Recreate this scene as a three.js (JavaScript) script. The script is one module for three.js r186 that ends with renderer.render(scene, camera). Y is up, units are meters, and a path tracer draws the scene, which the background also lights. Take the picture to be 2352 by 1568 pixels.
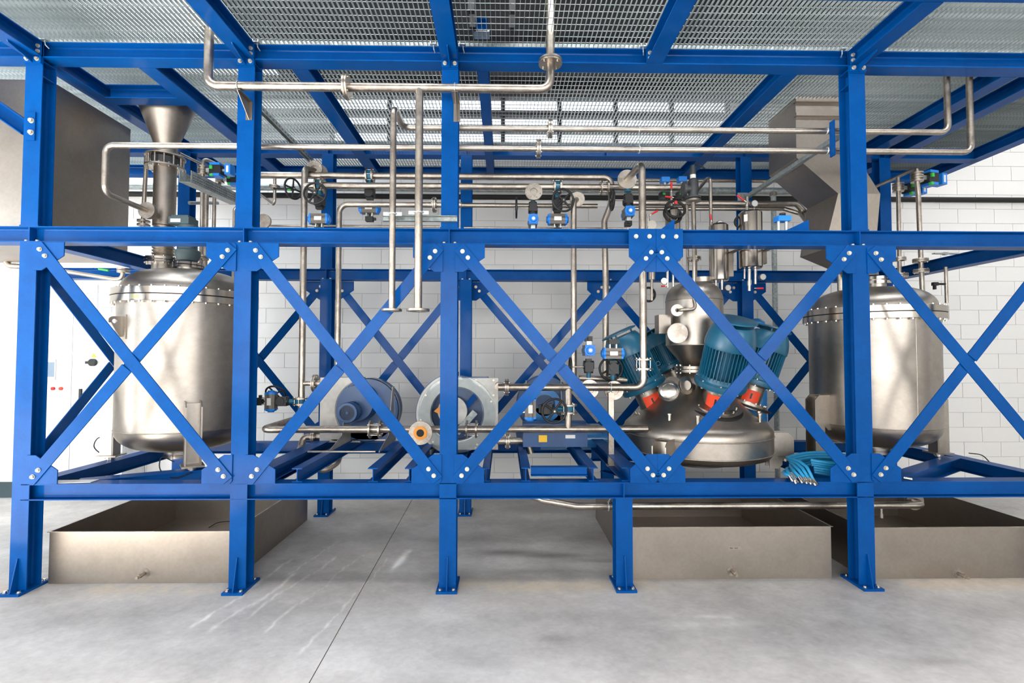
import * as THREE from 'three';
import { mergeGeometries } from 'three/addons/utils/BufferGeometryUtils.js';
import { RectAreaLightUniformsLib } from 'three/addons/lights/RectAreaLightUniformsLib.js';

// ---------------------------------------------------------------- camera, sky, sun, exposure
const scene = new THREE.Scene();
const camera = new THREE.PerspectiveCamera(69.31, 1.5, 0.05, 120);
camera.position.set(0, 1.926, 4.156);
camera.rotation.order = 'YXZ';
camera.rotation.set(0.03143, -0.01626, 0.00121);
const renderer = new THREE.WebGLRenderer({ antialias: true });
renderer.toneMapping = THREE.LinearToneMapping;
renderer.toneMappingExposure = 1.08;
renderer.shadowMap.enabled = true;
RectAreaLightUniformsLib.init();
scene.background = new THREE.Color(0.75, 0.86, 1.0);
// the sun reaches the hall through the open gate in the left wall and lies on the floor beside the camera
const sun = new THREE.DirectionalLight(new THREE.Color(1.0, 0.96, 0.90), 85);
sun.position.set(-15.2, 8.4, 3.6);
sun.target.position.set(-4.8, 0, 3.3);
sun.castShadow = true;
sun.shadow.mapSize.set(2048, 2048);
Object.assign(sun.shadow.camera, { left: -9, right: 9, top: 9, bottom: -9, near: 0.5, far: 40 });
scene.add(sun, sun.target);
// daylight: gate opening, roof lights and the glazed front behind the camera
function areaLight(w, h, pos, look, color, power) {
  const l = new THREE.RectAreaLight(color, power, w, h);
  l.position.set(...pos); l.lookAt(...look); scene.add(l); return l;
}
areaLight(4.5, 4.2, [-8.35, 2.15, 3.45], [0, 2.15, 3.45], new THREE.Color(0.80, 0.90, 1.0), 5);
areaLight(4.6, 3.0, [-5.5, 5.84, -1.4], [-5.5, 0, -1.4], new THREE.Color(0.86, 0.93, 1.0), 7);
areaLight(2.4, 3.0, [7.6, 5.84, -1.4], [7.6, 0, -1.4], new THREE.Color(1.0, 0.97, 0.93), 0.8);
areaLight(13, 0.55, [0.5, 5.84, 1.05], [0.5, 0, 1.05], new THREE.Color(0.98, 0.98, 1.0), 17);
areaLight(15.5, 3.4, [0.4, 2.6, 9.05], [0.4, 2.6, 0], new THREE.Color(1.0, 0.97, 0.93), 5.0);
areaLight(6.0, 0.8, [0.4, 5.42, -3.0], [0.4, 4.6, 0], new THREE.Color(0.95, 0.97, 1.0), 2.2);

// ---------------------------------------------------------------- helpers
let seed = 20240611;
const rnd = () => { seed = (seed * 1664525 + 1013904223) >>> 0; return seed / 4294967296; };
const V = (a) => (a.isVector3 ? a : new THREE.Vector3(...a));
const UP = new THREE.Vector3(0, 1, 0);
function valueNoise(size, cells, rand) {
  const g = new Float32Array(cells * cells); for (let i = 0; i < g.length; i++) g[i] = rand();
  const o = new Float32Array(size * size);
  for (let y = 0; y < size; y++) for (let x = 0; x < size; x++) {
    const fx = x / size * cells, fy = y / size * cells, x0 = Math.floor(fx), y0 = Math.floor(fy);
    let tx = fx - x0, ty = fy - y0; tx = tx * tx * (3 - 2 * tx); ty = ty * ty * (3 - 2 * ty);
    const a = g[(y0 % cells) * cells + x0 % cells], b = g[(y0 % cells) * cells + (x0 + 1) % cells];
    const c = g[((y0 + 1) % cells) * cells + x0 % cells], d = g[((y0 + 1) % cells) * cells + (x0 + 1) % cells];
    o[y * size + x] = (a * (1 - tx) + b * tx) * (1 - ty) + (c * (1 - tx) + d * tx) * ty;
  }
  return o;
}
function fbm(size, octs, rand) {   // octs: [cells, weight]
  const o = new Float32Array(size * size); let s = 0;
  for (const [c, w] of octs) { const n = valueNoise(size, c, rand); for (let i = 0; i < o.length; i++) o[i] += n[i] * w; s += w; }
  for (let i = 0; i < o.length; i++) o[i] /= s;
  return o;
}
function texture(size, px, srgb, repeat) {   // px(i, x, y) -> [r, g, b] 0..1
  const d = new Uint8Array(size * size * 4);
  for (let y = 0; y < size; y++) for (let x = 0; x < size; x++) {
    const i = y * size + x, c = px(i, x, y);
    for (let k = 0; k < 3; k++) d[i * 4 + k] = Math.max(0, Math.min(255, Math.round(c[k] * 255)));
    d[i * 4 + 3] = 255;
  }
  const t = new THREE.DataTexture(d, size, size);
  t.wrapS = t.wrapT = THREE.RepeatWrapping; t.magFilter = THREE.LinearFilter; t.minFilter = THREE.LinearMipmapLinearFilter; t.generateMipmaps = true;
  if (srgb) t.colorSpace = THREE.SRGBColorSpace;
  t.repeat.set(repeat, repeat); t.needsUpdate = true;
  return t;
}
const gray = (n, lo, hi) => (i) => { const v = lo + (hi - lo) * n[i]; return [v, v, v]; };
const hex = (h) => [(h >> 16 & 255) / 255, (h >> 8 & 255) / 255, (h & 255) / 255];
function mottle(size, octs, a, b, repeat) {   // a colour map between two colours
  const n = fbm(size, octs, rnd), A = hex(a), B = hex(b);
  return texture(size, (i) => { const t = Math.max(0, Math.min(1, (n[i] - 0.5) * 2.2 + 0.5)); return A.map((v, k) => v + (B[k] - v) * t); }, true, repeat);
}
// ---- materials
const peel = texture(256, gray(fbm(256, [[24, 1], [52, 0.8]], rnd), 0, 1), false, 2.2);
const mat = (o) => new THREE.MeshPhysicalMaterial(o);
const M = {};
M.blue = mat({ map: mottle(256, [[4, 1], [16, 0.6], [64, 0.4]], 0x004385, 0x004a90, 0.9), roughness: 0.5, specularIntensity: 0.1, bumpMap: peel, bumpScale: 0.0004, clearcoat: 0.16, clearcoatRoughness: 0.12 });
const steelRough = texture(256, gray(fbm(256, [[6, 1], [24, 0.8], [90, 0.7]], rnd), 0.26, 0.52), false, 1.1);
M.steel = mat({ map: mottle(256, [[5, 1], [18, 0.7], [80, 0.5]], 0x978d83, 0xbfb6aa, 1.0), metalness: 1, roughness: 1, roughnessMap: steelRough });
M.tank = mat({ map: mottle(512, [[3, 1], [9, 0.7], [40, 0.4], [120, 0.3]], 0x9d958c, 0xb1aaa1, 0.55), metalness: 1, roughness: 1, roughnessMap: texture(256, gray(fbm(256, [[5, 1], [24, 0.8], [90, 0.7]], rnd), 0.34, 0.44), false, 0.7) });
M.sheet = mat({ map: mottle(512, [[3, 1], [7, 0.8], [30, 0.4], [110, 0.5]], 0x9a9188, 0xa89f95, 0.5), metalness: 1, roughness: 1, roughnessMap: texture(256, gray(fbm(256, [[4, 1], [20, 0.5], [110, 0.6]], rnd), 0.38, 0.48), false, 0.6) });
M.polished = mat({ color: 0xb3aba2, metalness: 1, roughness: 0.2 });
M.chrome = mat({ color: 0xd9d4ca, metalness: 1, roughness: 0.25 });
M.bolt = mat({ color: 0xcdc4b2, metalness: 0.6, roughness: 0.42 });
M.galv = mat({ map: mottle(256, [[10, 1], [40, 1]], 0x868e8d, 0xa8afae, 1.6), metalness: 0.5, roughness: 0.5 });
M.zinc = mat({ color: 0xc9d0cf, metalness: 0.8, roughness: 0.35 });
M.teal = mat({ map: mottle(128, [[6, 1], [20, 0.5]], 0x0b5470, 0x106080, 1.2), roughness: 0.42, clearcoat: 0.3, clearcoatRoughness: 0.25 });
M.fanBlue = mat({ map: mottle(128, [[6, 1], [20, 0.5]], 0x033a68, 0x054276, 1.2), roughness: 0.4, clearcoat: 0.35, clearcoatRoughness: 0.25 });
M.capBlue = mat({ color: 0x0a78d2, roughness: 0.45 });
M.wafer = mat({ color: 0x06607f, roughness: 0.45 });
M.cylBlue = mat({ color: 0x2f79b8, roughness: 0.25, clearcoat: 0.6, clearcoatRoughness: 0.1 });
M.actGray = mat({ color: 0x66605a, metalness: 0.4, roughness: 0.45 });
M.black = mat({ color: 0x17181a, roughness: 0.48 });
M.rubber = mat({ color: 0x141414, roughness: 0.75 });
M.ironGray = mat({ color: 0x3a3d40, roughness: 0.5 });
M.gearGray = mat({ color: 0x46595e, roughness: 0.5 });
M.red = mat({ color: 0xc8141c, roughness: 0.4 });
M.orange = mat({ color: 0xe8431a, roughness: 0.5 });
M.amber = mat({ color: 0xd98a25, roughness: 0.5 });
M.green = mat({ color: 0x35b24a, roughness: 0.5 });
M.hose = mat({ color: 0x1b87b5, roughness: 0.5 });
M.label = mat({ color: 0xdcdcd8, roughness: 0.6 });
M.yellow = mat({ color: 0xe8b722, roughness: 0.55 });
M.white = mat({ map: mottle(128, [[8, 1], [30, 1]], 0xd6d8da, 0xdedfe0, 1), roughness: 0.5 });
M.fanPlate = mat({ map: mottle(128, [[8, 1], [30, 1]], 0x9c9a96, 0xaaa8a3, 1), metalness: 0.35, roughness: 0.42 });
M.dial = mat({ color: 0xa9a9a6, roughness: 0.5 });
M.glass = mat({ color: 0xffffff, transmission: 1, roughness: 0.04, thickness: 0, ior: 1.45 });
M.clear = mat({ color: 0xeaf0f2, transmission: 0.92, roughness: 0.08, thickness: 0, ior: 1.49 });
M.roof = mat({ color: 0x1f2022, roughness: 0.8 });
M.roofBeam = mat({ color: 0x66676a, roughness: 0.7 });
M.mortar = mat({ color: 0xc4c3c0, roughness: 0.95 });
M.hallWall = mat({ color: 0xd6d5d1, roughness: 0.9 });
M.dayPanel = mat({ color: 0xe8eef2, roughness: 0.6, emissive: 0xf0f6ff, emissiveIntensity: 1.3 });
const blockBump = texture(256, gray(fbm(256, [[40, 1], [110, 1]], rnd), 0, 1), false, 2.5);
M.block = [0xe2e1de, 0xdfdedb, 0xe4e3e0, 0xdddcd9].map((c) => mat({ color: c, roughness: 0.8, bumpMap: blockBump, bumpScale: 0.0012 }));

// ---- geometry helpers (all in world metres)
const boxUV = (g) => {
  const p = g.attributes.position, n = p.count, uv = new Float32Array(n * 2), a = new THREE.Vector3(), b = new THREE.Vector3(), c = new THREE.Vector3();
  for (let i = 0; i < n; i += 3) {
    a.fromBufferAttribute(p, i); b.fromBufferAttribute(p, i + 1); c.fromBufferAttribute(p, i + 2);
    const nx = Math.abs((b.y - a.y) * (c.z - a.z) - (b.z - a.z) * (c.y - a.y)), ny = Math.abs((b.z - a.z) * (c.x - a.x) - (b.x - a.x) * (c.z - a.z)), nz = Math.abs((b.x - a.x) * (c.y - a.y) - (b.y - a.y) * (c.x - a.x));
    [a, b, c].forEach((v, k) => {
      const q = nx >= ny && nx >= nz ? [v.z, v.y] : ny >= nz ? [v.x, v.z] : [v.x, v.y];
      uv[(i + k) * 2] = q[0]; uv[(i + k) * 2 + 1] = q[1];
    });
  }
  g.setAttribute('uv', new THREE.BufferAttribute(uv, 2));
  return g;
};
const baseOf = new WeakMap();
const taken = {};
const numbered = (name) => { const k = taken[name] = (taken[name] ?? -1) + 1; return k ? name + '_' + String(k).padStart(3, '0') : name; };
function mesh(name, geos, m, parent, top) {
  let list = [geos].flat(Infinity).map((g) => { const h = g.index ? g.toNonIndexed() : g; for (const k of Object.keys(h.attributes)) if (k !== 'position' && k !== 'normal') h.deleteAttribute(k); return h; });
  let g = list.length > 1 ? mergeGeometries(list) : list[0];
  boxUV(g);
  const b = parent ? baseOf.get(parent) : top;
  if (b) g.translate(-b[0], -b[1], -b[2]);
  const o = new THREE.Mesh(g, m); o.castShadow = o.receiveShadow = true;
  if (parent) { o.name = name; parent.add(o); baseOf.set(o, b); }
  else { o.name = numbered(name); scene.add(o); if (b) o.position.set(...b); baseOf.set(o, b ?? [0, 0, 0]); }
  return o;
}
function thing(name, label, category, base, group) {
  const o = new THREE.Group(); o.name = numbered(name); o.position.set(...base); scene.add(o);
  o.userData = { label, category, kind: 'thing' }; if (group) o.userData.group = group;
  baseOf.set(o, base);
  return o;
}
function single(name, geos, m, label, category, base, group) { const o = mesh(name, geos, m, null, base); o.userData = { label, category, kind: 'thing' }; if (group) o.userData.group = group; return o; }
const structure = (name, geos, m) => { const o = mesh(name, geos, m, null, [0, 0, 0]); o.name = name; o.userData = { kind: 'structure' }; return o; };
const stuff = (o) => { o.userData.kind = 'stuff'; return o; };

function bx(w, h, d, x, y, z, rx = 0, ry = 0, rz = 0) {
  const g = new THREE.BoxGeometry(w, h, d); if (rx) g.rotateX(rx); if (ry) g.rotateY(ry); if (rz) g.rotateZ(rz);
  return g.translate(x, y, z);
}
const quatTo = (dir) => new THREE.Quaternion().setFromUnitVectors(UP, dir.clone().normalize());
function rod(p0, p1, r0, r1 = r0, seg = 20, open = false) {
  const a = V(p0), b = V(p1), d = b.clone().sub(a), g = new THREE.CylinderGeometry(r1, r0, d.length(), seg, 1, open);
  g.applyQuaternion(quatTo(d)); return g.translate((a.x + b.x) / 2, (a.y + b.y) / 2, (a.z + b.z) / 2);
}
function disc(p, dir, r, t, seg = 32) { const a = V(p), d = V(dir).clone().normalize(); return rod(a.clone().addScaledVector(d, -t / 2), a.clone().addScaledVector(d, t / 2), r, r, seg); }
function ringPlate(p, dir, R, r, t, seg = 36) {   // a flat ring with a hole, thickness t
  const b = Math.min(0.0015, t / 4);
  const pts = [[r, -t / 2], [R - b, -t / 2], [R, -t / 2 + b], [R, t / 2 - b], [R - b, t / 2], [r, t / 2], [r, -t / 2]];
  return lathe(pts, p, dir, seg);
}
function lathe(pts, p = [0, 0, 0], dir = [0, 1, 0], seg = 40) {   // pts: [radius, height], sharp corners kept
  const out = [];
  const segs = [];
  let run = [pts[0]];
  for (let i = 1; i < pts.length; i++) {
    run.push(pts[i]);
    if (i < pts.length - 1) {
      const a = [pts[i][0] - pts[i - 1][0], pts[i][1] - pts[i - 1][1]], b = [pts[i + 1][0] - pts[i][0], pts[i + 1][1] - pts[i][1]];
      const cs = (a[0] * b[0] + a[1] * b[1]) / (Math.hypot(...a) * Math.hypot(...b) || 1);
      if (cs < 0.8) { segs.push(run); run = [pts[i]]; }
    }
  }
  segs.push(run);
  for (const s of segs) out.push(new THREE.LatheGeometry(s.map((q) => new THREE.Vector2(Math.max(q[0], 1e-5), q[1])), seg).toNonIndexed());
  const g = mergeGeometries(out.map((o) => { o.deleteAttribute('uv'); return o; }));
  g.applyQuaternion(quatTo(V(dir))); const v = V(p);
  return g.translate(v.x, v.y, v.z);
}
// a pipe through the given points with rounded bends
function pathPoints(points, bend, n = 7) {
  const P = points.map(V), out = [P[0].clone()];
  for (let i = 1; i < P.length - 1; i++) {
    const a = P[i - 1].clone().sub(P[i]), b = P[i + 1].clone().sub(P[i]), la = a.length(), lb = b.length(); a.normalize(); b.normalize();
    const ang = a.angleTo(b), cut = Math.min(bend / Math.tan(ang / 2), la * 0.49, lb * 0.49);
    const s = P[i].clone().addScaledVector(a, cut), e = P[i].clone().addScaledVector(b, cut), R = cut * Math.tan(ang / 2);
    const bis = a.clone().add(b).normalize(), c = P[i].clone().addScaledVector(bis, R / Math.sin(ang / 2));
    const u = s.clone().sub(c), w = e.clone().sub(c), th = u.angleTo(w), ax = u.clone().cross(w).normalize();
    for (let k = 0; k <= n; k++) out.push(c.clone().add(u.clone().applyAxisAngle(ax, th * k / n)));
  }
  out.push(P[P.length - 1].clone());
  return out;
}
function sweep(path, r, seg = 20, cap = true) {
  const N = path.length, pos = [], nor = [], idx = [], T = [];
  for (let i = 0; i < N; i++) T.push(path[Math.min(N - 1, i + 1)].clone().sub(path[Math.max(0, i - 1)]).normalize());
  let u = Math.abs(T[0].y) < 0.9 ? UP.clone() : new THREE.Vector3(1, 0, 0); u.addScaledVector(T[0], -u.dot(T[0])).normalize();
  for (let i = 0; i < N; i++) {
    u.addScaledVector(T[i], -u.dot(T[i])).normalize(); const w = T[i].clone().cross(u);
    for (let k = 0; k <= seg; k++) {
      const a = k / seg * Math.PI * 2, n = u.clone().multiplyScalar(Math.cos(a)).addScaledVector(w, Math.sin(a));
      pos.push(path[i].x + n.x * r, path[i].y + n.y * r, path[i].z + n.z * r); nor.push(n.x, n.y, n.z);
    }
  }
  const S = seg + 1;
  for (let i = 0; i < N - 1; i++) for (let k = 0; k < seg; k++) { const a = i * S + k, b = a + 1, c = a + S, d = c + 1; idx.push(a, b, c, b, d, c); }
  if (cap) for (const [i, s] of [[0, -1], [N - 1, 1]]) {
    const c = pos.length / 3; pos.push(path[i].x, path[i].y, path[i].z); nor.push(T[i].x * s, T[i].y * s, T[i].z * s);
    for (let k = 0; k <= seg; k++) { const j = (i * S + k) * 3; pos.push(pos[j], pos[j + 1], pos[j + 2]); nor.push(T[i].x * s, T[i].y * s, T[i].z * s); }
    for (let k = 1; k <= seg; k++) s > 0 ? idx.push(c, c + k, c + k + 1) : idx.push(c, c + k + 1, c + k);
  }
  const g = new THREE.BufferGeometry();
  g.setAttribute('position', new THREE.Float32BufferAttribute(pos, 3)); g.setAttribute('normal', new THREE.Float32BufferAttribute(nor, 3)); g.setIndex(idx);
  return g.toNonIndexed();
}
const tube = (points, r, bend = 0.08, seg = 20) => sweep(pathPoints(points, bend), r, seg);
const torus = (p, dir, R, r, seg = 40) => { const g = new THREE.TorusGeometry(R, r, 10, seg); g.rotateX(Math.PI / 2); g.applyQuaternion(quatTo(V(dir))); const v = V(p); return g.translate(v.x, v.y, v.z); };
// a plate from an outline [x, y] in the plane z, thickness t towards +z
function plateXY(pts, z, t, bevel = 0.0012) {
  const s = new THREE.Shape(pts.map((q) => new THREE.Vector2(...q)));
  const g = new THREE.ExtrudeGeometry(s, { depth: t - 2 * bevel, bevelEnabled: bevel > 0, bevelSize: bevel, bevelThickness: bevel, bevelSegments: 1, bevelOffset: -bevel, steps: 1 });
  return g.translate(0, 0, z + bevel);
}
// prism of an outline drawn in axes u, v and pushed along w from origin o
function prism(pts, o, u, v, w, len) {
  const s = new THREE.Shape(pts.map((q) => new THREE.Vector2(...q)));
  const g = new THREE.ExtrudeGeometry(s, { depth: len, bevelEnabled: false, steps: 1 });
  const m = new THREE.Matrix4().makeBasis(V(u), V(v), V(w)); if (m.determinant() < 0) { g.scale(1, 1, -1); m.makeBasis(V(u), V(v), V(w).clone().negate()); for (const k of ['position', 'normal']) { const a = g.attributes[k]; for (let i = 0; i < a.count; i += 3) { const x = a.getX(i + 1), y = a.getY(i + 1), z = a.getZ(i + 1); a.setXYZ(i + 1, a.getX(i + 2), a.getY(i + 2), a.getZ(i + 2)); a.setXYZ(i + 2, x, y, z); } } }
  g.applyMatrix4(m); const q = V(o);
  return g.translate(q.x, q.y, q.z);
}
// I section of a wide flange beam: width b, height h, root fillets
function iShape(b = 0.14, h = 0.133, tw = 0.0065, tf = 0.0085, r = 0.012) {
  const B = b / 2, H = h / 2, w = tw / 2, q = r * 0.3;
  const quarter = [[B, H], [B, H - tf], [w + r, H - tf], [w + q, H - tf - q], [w, H - tf - r]];
  const mir = (sx, sy, rev) => { const l = quarter.map(([x, y]) => [x * sx, y * sy]); return rev ? l.reverse() : l; };
  return [...mir(1, 1), ...mir(1, -1, true), ...mir(-1, -1), ...mir(-1, 1, true)].reverse();
}
const IX = (x0, x1, yc, zc, s = iShape()) => prism(s, [x0, yc, zc], [0, 0, -1], [0, 1, 0], [1, 0, 0], x1 - x0);
const IZ = (z0, z1, xc, yc, s = iShape()) => prism(s, [xc, yc, z0], [1, 0, 0], [0, 1, 0], [0, 0, 1], z1 - z0);
const IY = (y0, y1, xc, zc, s = iShape()) => prism(s, [xc, y0, zc], [1, 0, 0], [0, 0, -1], [0, 1, 0], y1 - y0);
const IDir = (p0, p1, s = iShape()) => { const a = V(p0), d = V(p1).clone().sub(a), L = d.length(); d.normalize(); const side = d.clone().cross(UP).normalize(); return prism(s, a, side, UP, d, L); };
// hex head bolt shared by all visible bolts; axis +z
const boltGeo = (() => { const a = new THREE.CylinderGeometry(0.0145, 0.0155, 0.012, 6); a.rotateX(Math.PI / 2); a.translate(0, 0, 0.010); const b = new THREE.CylinderGeometry(0.0185, 0.0185, 0.004, 16); b.rotateX(Math.PI / 2); b.translate(0, 0, 0.002); return boxUV(mergeGeometries([a.toNonIndexed(), b.toNonIndexed()])); })();
function bolt(parent, p, dir = [0, 0, 1], s = 1, name = 'bolt', m = M.bolt) {
  const o = new THREE.Mesh(boltGeo, m); o.name = name; o.castShadow = o.receiveShadow = true; parent.add(o);
  const b = baseOf.get(parent); o.position.set(p[0] - b[0], p[1] - b[1], p[2] - b[2]);
  o.quaternion.setFromUnitVectors(new THREE.Vector3(0, 0, 1), V(dir).clone().normalize()); o.scale.setScalar(s);
  return o;
}
// bolts round a flange, joined into one small part
function boltRing(p, dir, R, n, size, half, turn = 0) {
  const a = V(p), d = V(dir).clone().normalize(), q = quatTo(d), out = [];
  for (let k = 0; k < n; k++) {
    const th = turn + (k + 0.5) / n * Math.PI * 2, o = new THREE.Vector3(Math.cos(th) * R, 0, Math.sin(th) * R).applyQuaternion(q).add(a);
    out.push(rod(o.clone().addScaledVector(d, -half - size * 1.1), o.clone().addScaledVector(d, half + size * 1.1), size * 0.55, size * 0.55, 6));
    out.push(rod(o.clone().addScaledVector(d, -half - size * 0.9), o.clone().addScaledVector(d, -half), size, size, 6));
    out.push(rod(o.clone().addScaledVector(d, half), o.clone().addScaledVector(d, half + size * 0.9), size, size, 6));
  }
  return out;
}
// a bolted pair of pipe flanges with its gasket, as parts of a pipe
function flangePair(t, p, dir, R, n = 4, gap = 0.004, th = 0.016) {
  const a = V(p), d = V(dir).clone().normalize(), off = gap / 2 + th / 2;
  for (const s of [-1, 1]) mesh('flange', disc(a.clone().addScaledVector(d, s * off), d, R, th, 30), M.steel, t);
  if (gap > 0.03) mesh('spool', disc(a, d, R * 0.42, gap, 24), M.steel, t); else mesh('gasket', disc(a, d, R * 0.72, gap, 24), M.rubber, t);
  stuff(mesh('flange_bolts', boltRing(a, d, R * 0.8, n, 0.0085, gap / 2 + th), M.chrome, t));
}

// ================================================================ the hall
// concrete floor: cloudy trowelled slab with pale efflorescence runs, rust-brown patches and dark oil marks
{
  const S = 2048, X0 = -8.5, X1 = 9, Z0 = -3.15, Z1 = 9.2;
  const cloud = fbm(1024, [[7, 1], [15, 0.9], [37, 0.6], [90, 0.45], [220, 0.35]], rnd), streak = fbm(1024, [[5, 1], [22, 0.8]], rnd), grit = fbm(1024, [[256, 1], [512, 1]], rnd);
  const smooth = (a, b, v) => { const t = Math.max(0, Math.min(1, (v - a) / (b - a))); return t * t * (3 - 2 * t); };
  const runs = [];   // efflorescence lines left by water draining towards the camera
  for (const [px, pz, n, w] of [[-2.02, -0.62, 26, 0.012], [-1.86, -0.30, 20, 0.014], [-1.62, -0.66, 24, 0.012], [-1.36, -0.72, 30, 0.009], [-1.12, -0.66, 34, 0.009], [-0.93, -0.82, 10, 0.03], [-1.75, -1.0, 16, 0.009]]) {
    let x = px, z = pz; const pts = [];
    for (let k = 0; k < n; k++) { pts.push([x, z, w * (0.5 + rnd())]); z += 0.045; x += -0.010 + (rnd() - 0.5) * 0.035; }
    runs.push(pts);
  }
  for (const k of [0, 1, 2, 3]) { let [x, , z] = [-1.106, 0, -1.821]; x += (k - 1.5) * 0.012; const pts = []; for (let n = 0; n < 24 + k * 4; n++) { if (rnd() > 0.3) pts.push([x, z, 0.006 + rnd() * 0.012]); z += 0.013; x -= 0.0025 + (rnd() - 0.5) * 0.008; } runs.push(pts); }
  const spots = [];   // oil and water marks: x, z, rx, rz, strength (negative dark, positive pale)
  for (const q of [[0.05, -0.78, 0.30, 0.07, -0.2], [0.5, -0.70, 0.3, 0.06, -0.18], [0.15, -0.35, 0.5, 0.05, -0.07], [0.35, 0.72, 0.13, 0.05, -0.09], [-0.15, 0.98, 0.16, 0.06, -0.07], [-1.5, 0.3, 0.4, 0.1, -0.06], [1.55, 0.45, 0.16, 0.03, 0.12], [1.5, 0.55, 0.3, 0.05, 0.08], [2.75, 1.0, 0.2, 0.05, -0.08], [1.95, 1.35, 0.15, 0.06, -0.09]]) spots.push(q);
  const mapTex = texture(S, (i, x, y) => {
    const wx = X0 + (x + 0.5) / S * (X1 - X0), wz = Z0 + (y + 0.5) / S * (Z1 - Z0);
    const u = Math.floor(((wx * 150) % 1024 + 1024) % 1024), v = Math.floor(((wz * 190) % 1024 + 1024) % 1024), u2 = Math.floor(((wx * 34 + wz * 9) % 1024 + 1024) % 1024), v2 = Math.floor(((wz * 70) % 1024 + 1024) % 1024);
    const c = cloud[v * 1024 + u], s = streak[v2 * 1024 + u2], g = grit[v * 1024 + u];
    let t = 0.70 + (c - 0.5) * 0.30 + (s - 0.5) * 0.16 + (g - 0.5) * 0.05, warm = 0.022 + (s - 0.5) * 0.04;
    for (const [sx, sz, rx, rz, k] of spots) { const d = ((wx - sx) / rx) ** 2 + ((wz - sz) / rz) ** 2; if (d < 4) t += k * Math.exp(-d) * (0.4 + 1.2 * c); }
    if (wx > -2.6 && wx < -0.6 && wz > -1.2 && wz < 1.2) for (const r of runs) for (const [rx, rz, w] of r) { const dx = wx - rx, dz = (wz - rz) * 0.35, d = dx * dx + dz * dz; if (d < w * w * 4) { t += 0.12 * Math.exp(-d / (w * w)) * (0.3 + c); } }
    // rust-brown dust band under the frame edge, broken up by the slab's cloudiness
    if (wz > -0.4 && wz < 0.3) { const b = smooth(0.52, 0.62, c * 0.6 + s * 0.5) * Math.exp(-(((wz + 0.06) / 0.11) ** 2)); t -= 0.03 * b; warm += 0.05 * b; }
    return [t + warm, t + warm * 0.35, t - warm * 0.6 + 0.004];
  }, true, 1);
  mapTex.wrapS = mapTex.wrapT = THREE.ClampToEdgeWrapping;
  mapTex.repeat.set(1 / (X1 - X0), 1 / (Z1 - Z0)); mapTex.offset.set(-X0 / (X1 - X0), -Z0 / (Z1 - Z0));
  M.floor = mat({ map: mapTex, roughness: 0.62, bumpMap: texture(256, gray(fbm(256, [[30, 1], [90, 1]], rnd), 0, 1), false, 1.3), bumpScale: 0.0006 });
  // two slabs with a sawn joint between them, which runs into depth under the frame
  const top = 0, thick = 0.2, j0 = [-1.148, 0, 1.158], j1 = [-1.235, 0, -2.537];
  const slope = (j1[0] - j0[0]) / (j1[2] - j0[2]), jx = (z) => j0[0] + slope * (z - j0[2]), g = 0.0035;
  const slab = (pts) => { const o = prism(pts.map(([x, z]) => [x, -z]), [0, top - thick, 0], [1, 0, 0], [0, 0, -1], [0, 1, 0], thick); return o; };
  const fl = structure('floor', bx(X1 - X0, 0.1, Z1 - Z0, (X0 + X1) / 2, -thick - 0.05, (Z0 + Z1) / 2), M.mortar);
  mesh('slab', slab([[X0, Z0], [jx(Z0) - g, Z0], [jx(Z1) - g, Z1], [X0, Z1]]), M.floor, fl);
  mesh('slab', slab([[jx(Z0) + g, Z0], [X1, Z0], [X1, Z1], [jx(Z1) + g, Z1]]), M.floor, fl);
  mesh('joint_filler', slab([[jx(Z0) - g, Z0], [jx(Z0) + g, Z0], [jx(Z1) + g, Z1], [jx(Z1) - g, Z1]]).translate(0, -0.004, 0), mat({ color: 0x55504a, roughness: 0.95 }), fl);
}
// back wall of painted concrete blocks
{
  const zf = -3.15, bw = 0.5605, bh = 0.2192, jt = 0.007, X0 = -8.5, X1 = 9, H = 5.95;
  const w = structure('wall_back', bx(X1 - X0, H, 0.2, (X0 + X1) / 2, H / 2, zf - 0.106), M.mortar);
  const blockGeo = boxUV(plateXY([[-(bw - jt) / 2, -(bh - jt) / 2], [(bw - jt) / 2, -(bh - jt) / 2], [(bw - jt) / 2, (bh - jt) / 2], [-(bw - jt) / 2, (bh - jt) / 2]], -0.012, 0.014, 0.002));
  const y0 = 3.079, x0 = 0.143;   // a bed joint and a head joint read from the photograph
  const rest = [], cells = [];
  for (let r = -20; r < 30; r++) for (let c = -20; c < 22; c++) {
    const cy = y0 + (r + 0.5) * bh, cx = x0 + (c + (r & 1 ? 0.5 : 0)) * bw + bw / 2;
    if (cy - bh / 2 < -0.2 || cy + bh / 2 > H || cx < X0 || cx > X1) continue;
    const seen = cx > -3.1 && cx < 7.6 && cy > 0.1 && cy < 4.35 && !(cx > 1.9 && cx < 3.0 && cy < 2.2) && !(cx > 4.4 && cx < 5.8 && cy > 0.8 && cy < 2.3 && false);
    cells.push([cx, cy, seen ? Math.abs(cx - 2) + Math.abs(cy - 2) * 0.6 : 99]);
  }
  cells.sort((a, b) => a[2] - b[2]);
  cells.forEach(([cx, cy], i) => {
    if (i < 300) { const o = new THREE.Mesh(blockGeo, M.block[i % 4]); o.name = 'block'; o.position.set(cx, Math.max(cy, 0.0), zf); o.castShadow = o.receiveShadow = true; w.add(o); }
    else rest.push(bx(bw - jt, bh - jt, 0.014, cx, cy, zf - 0.005));
  });
  stuff(mesh('more_blocks', rest, M.block[0], w));
}
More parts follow.
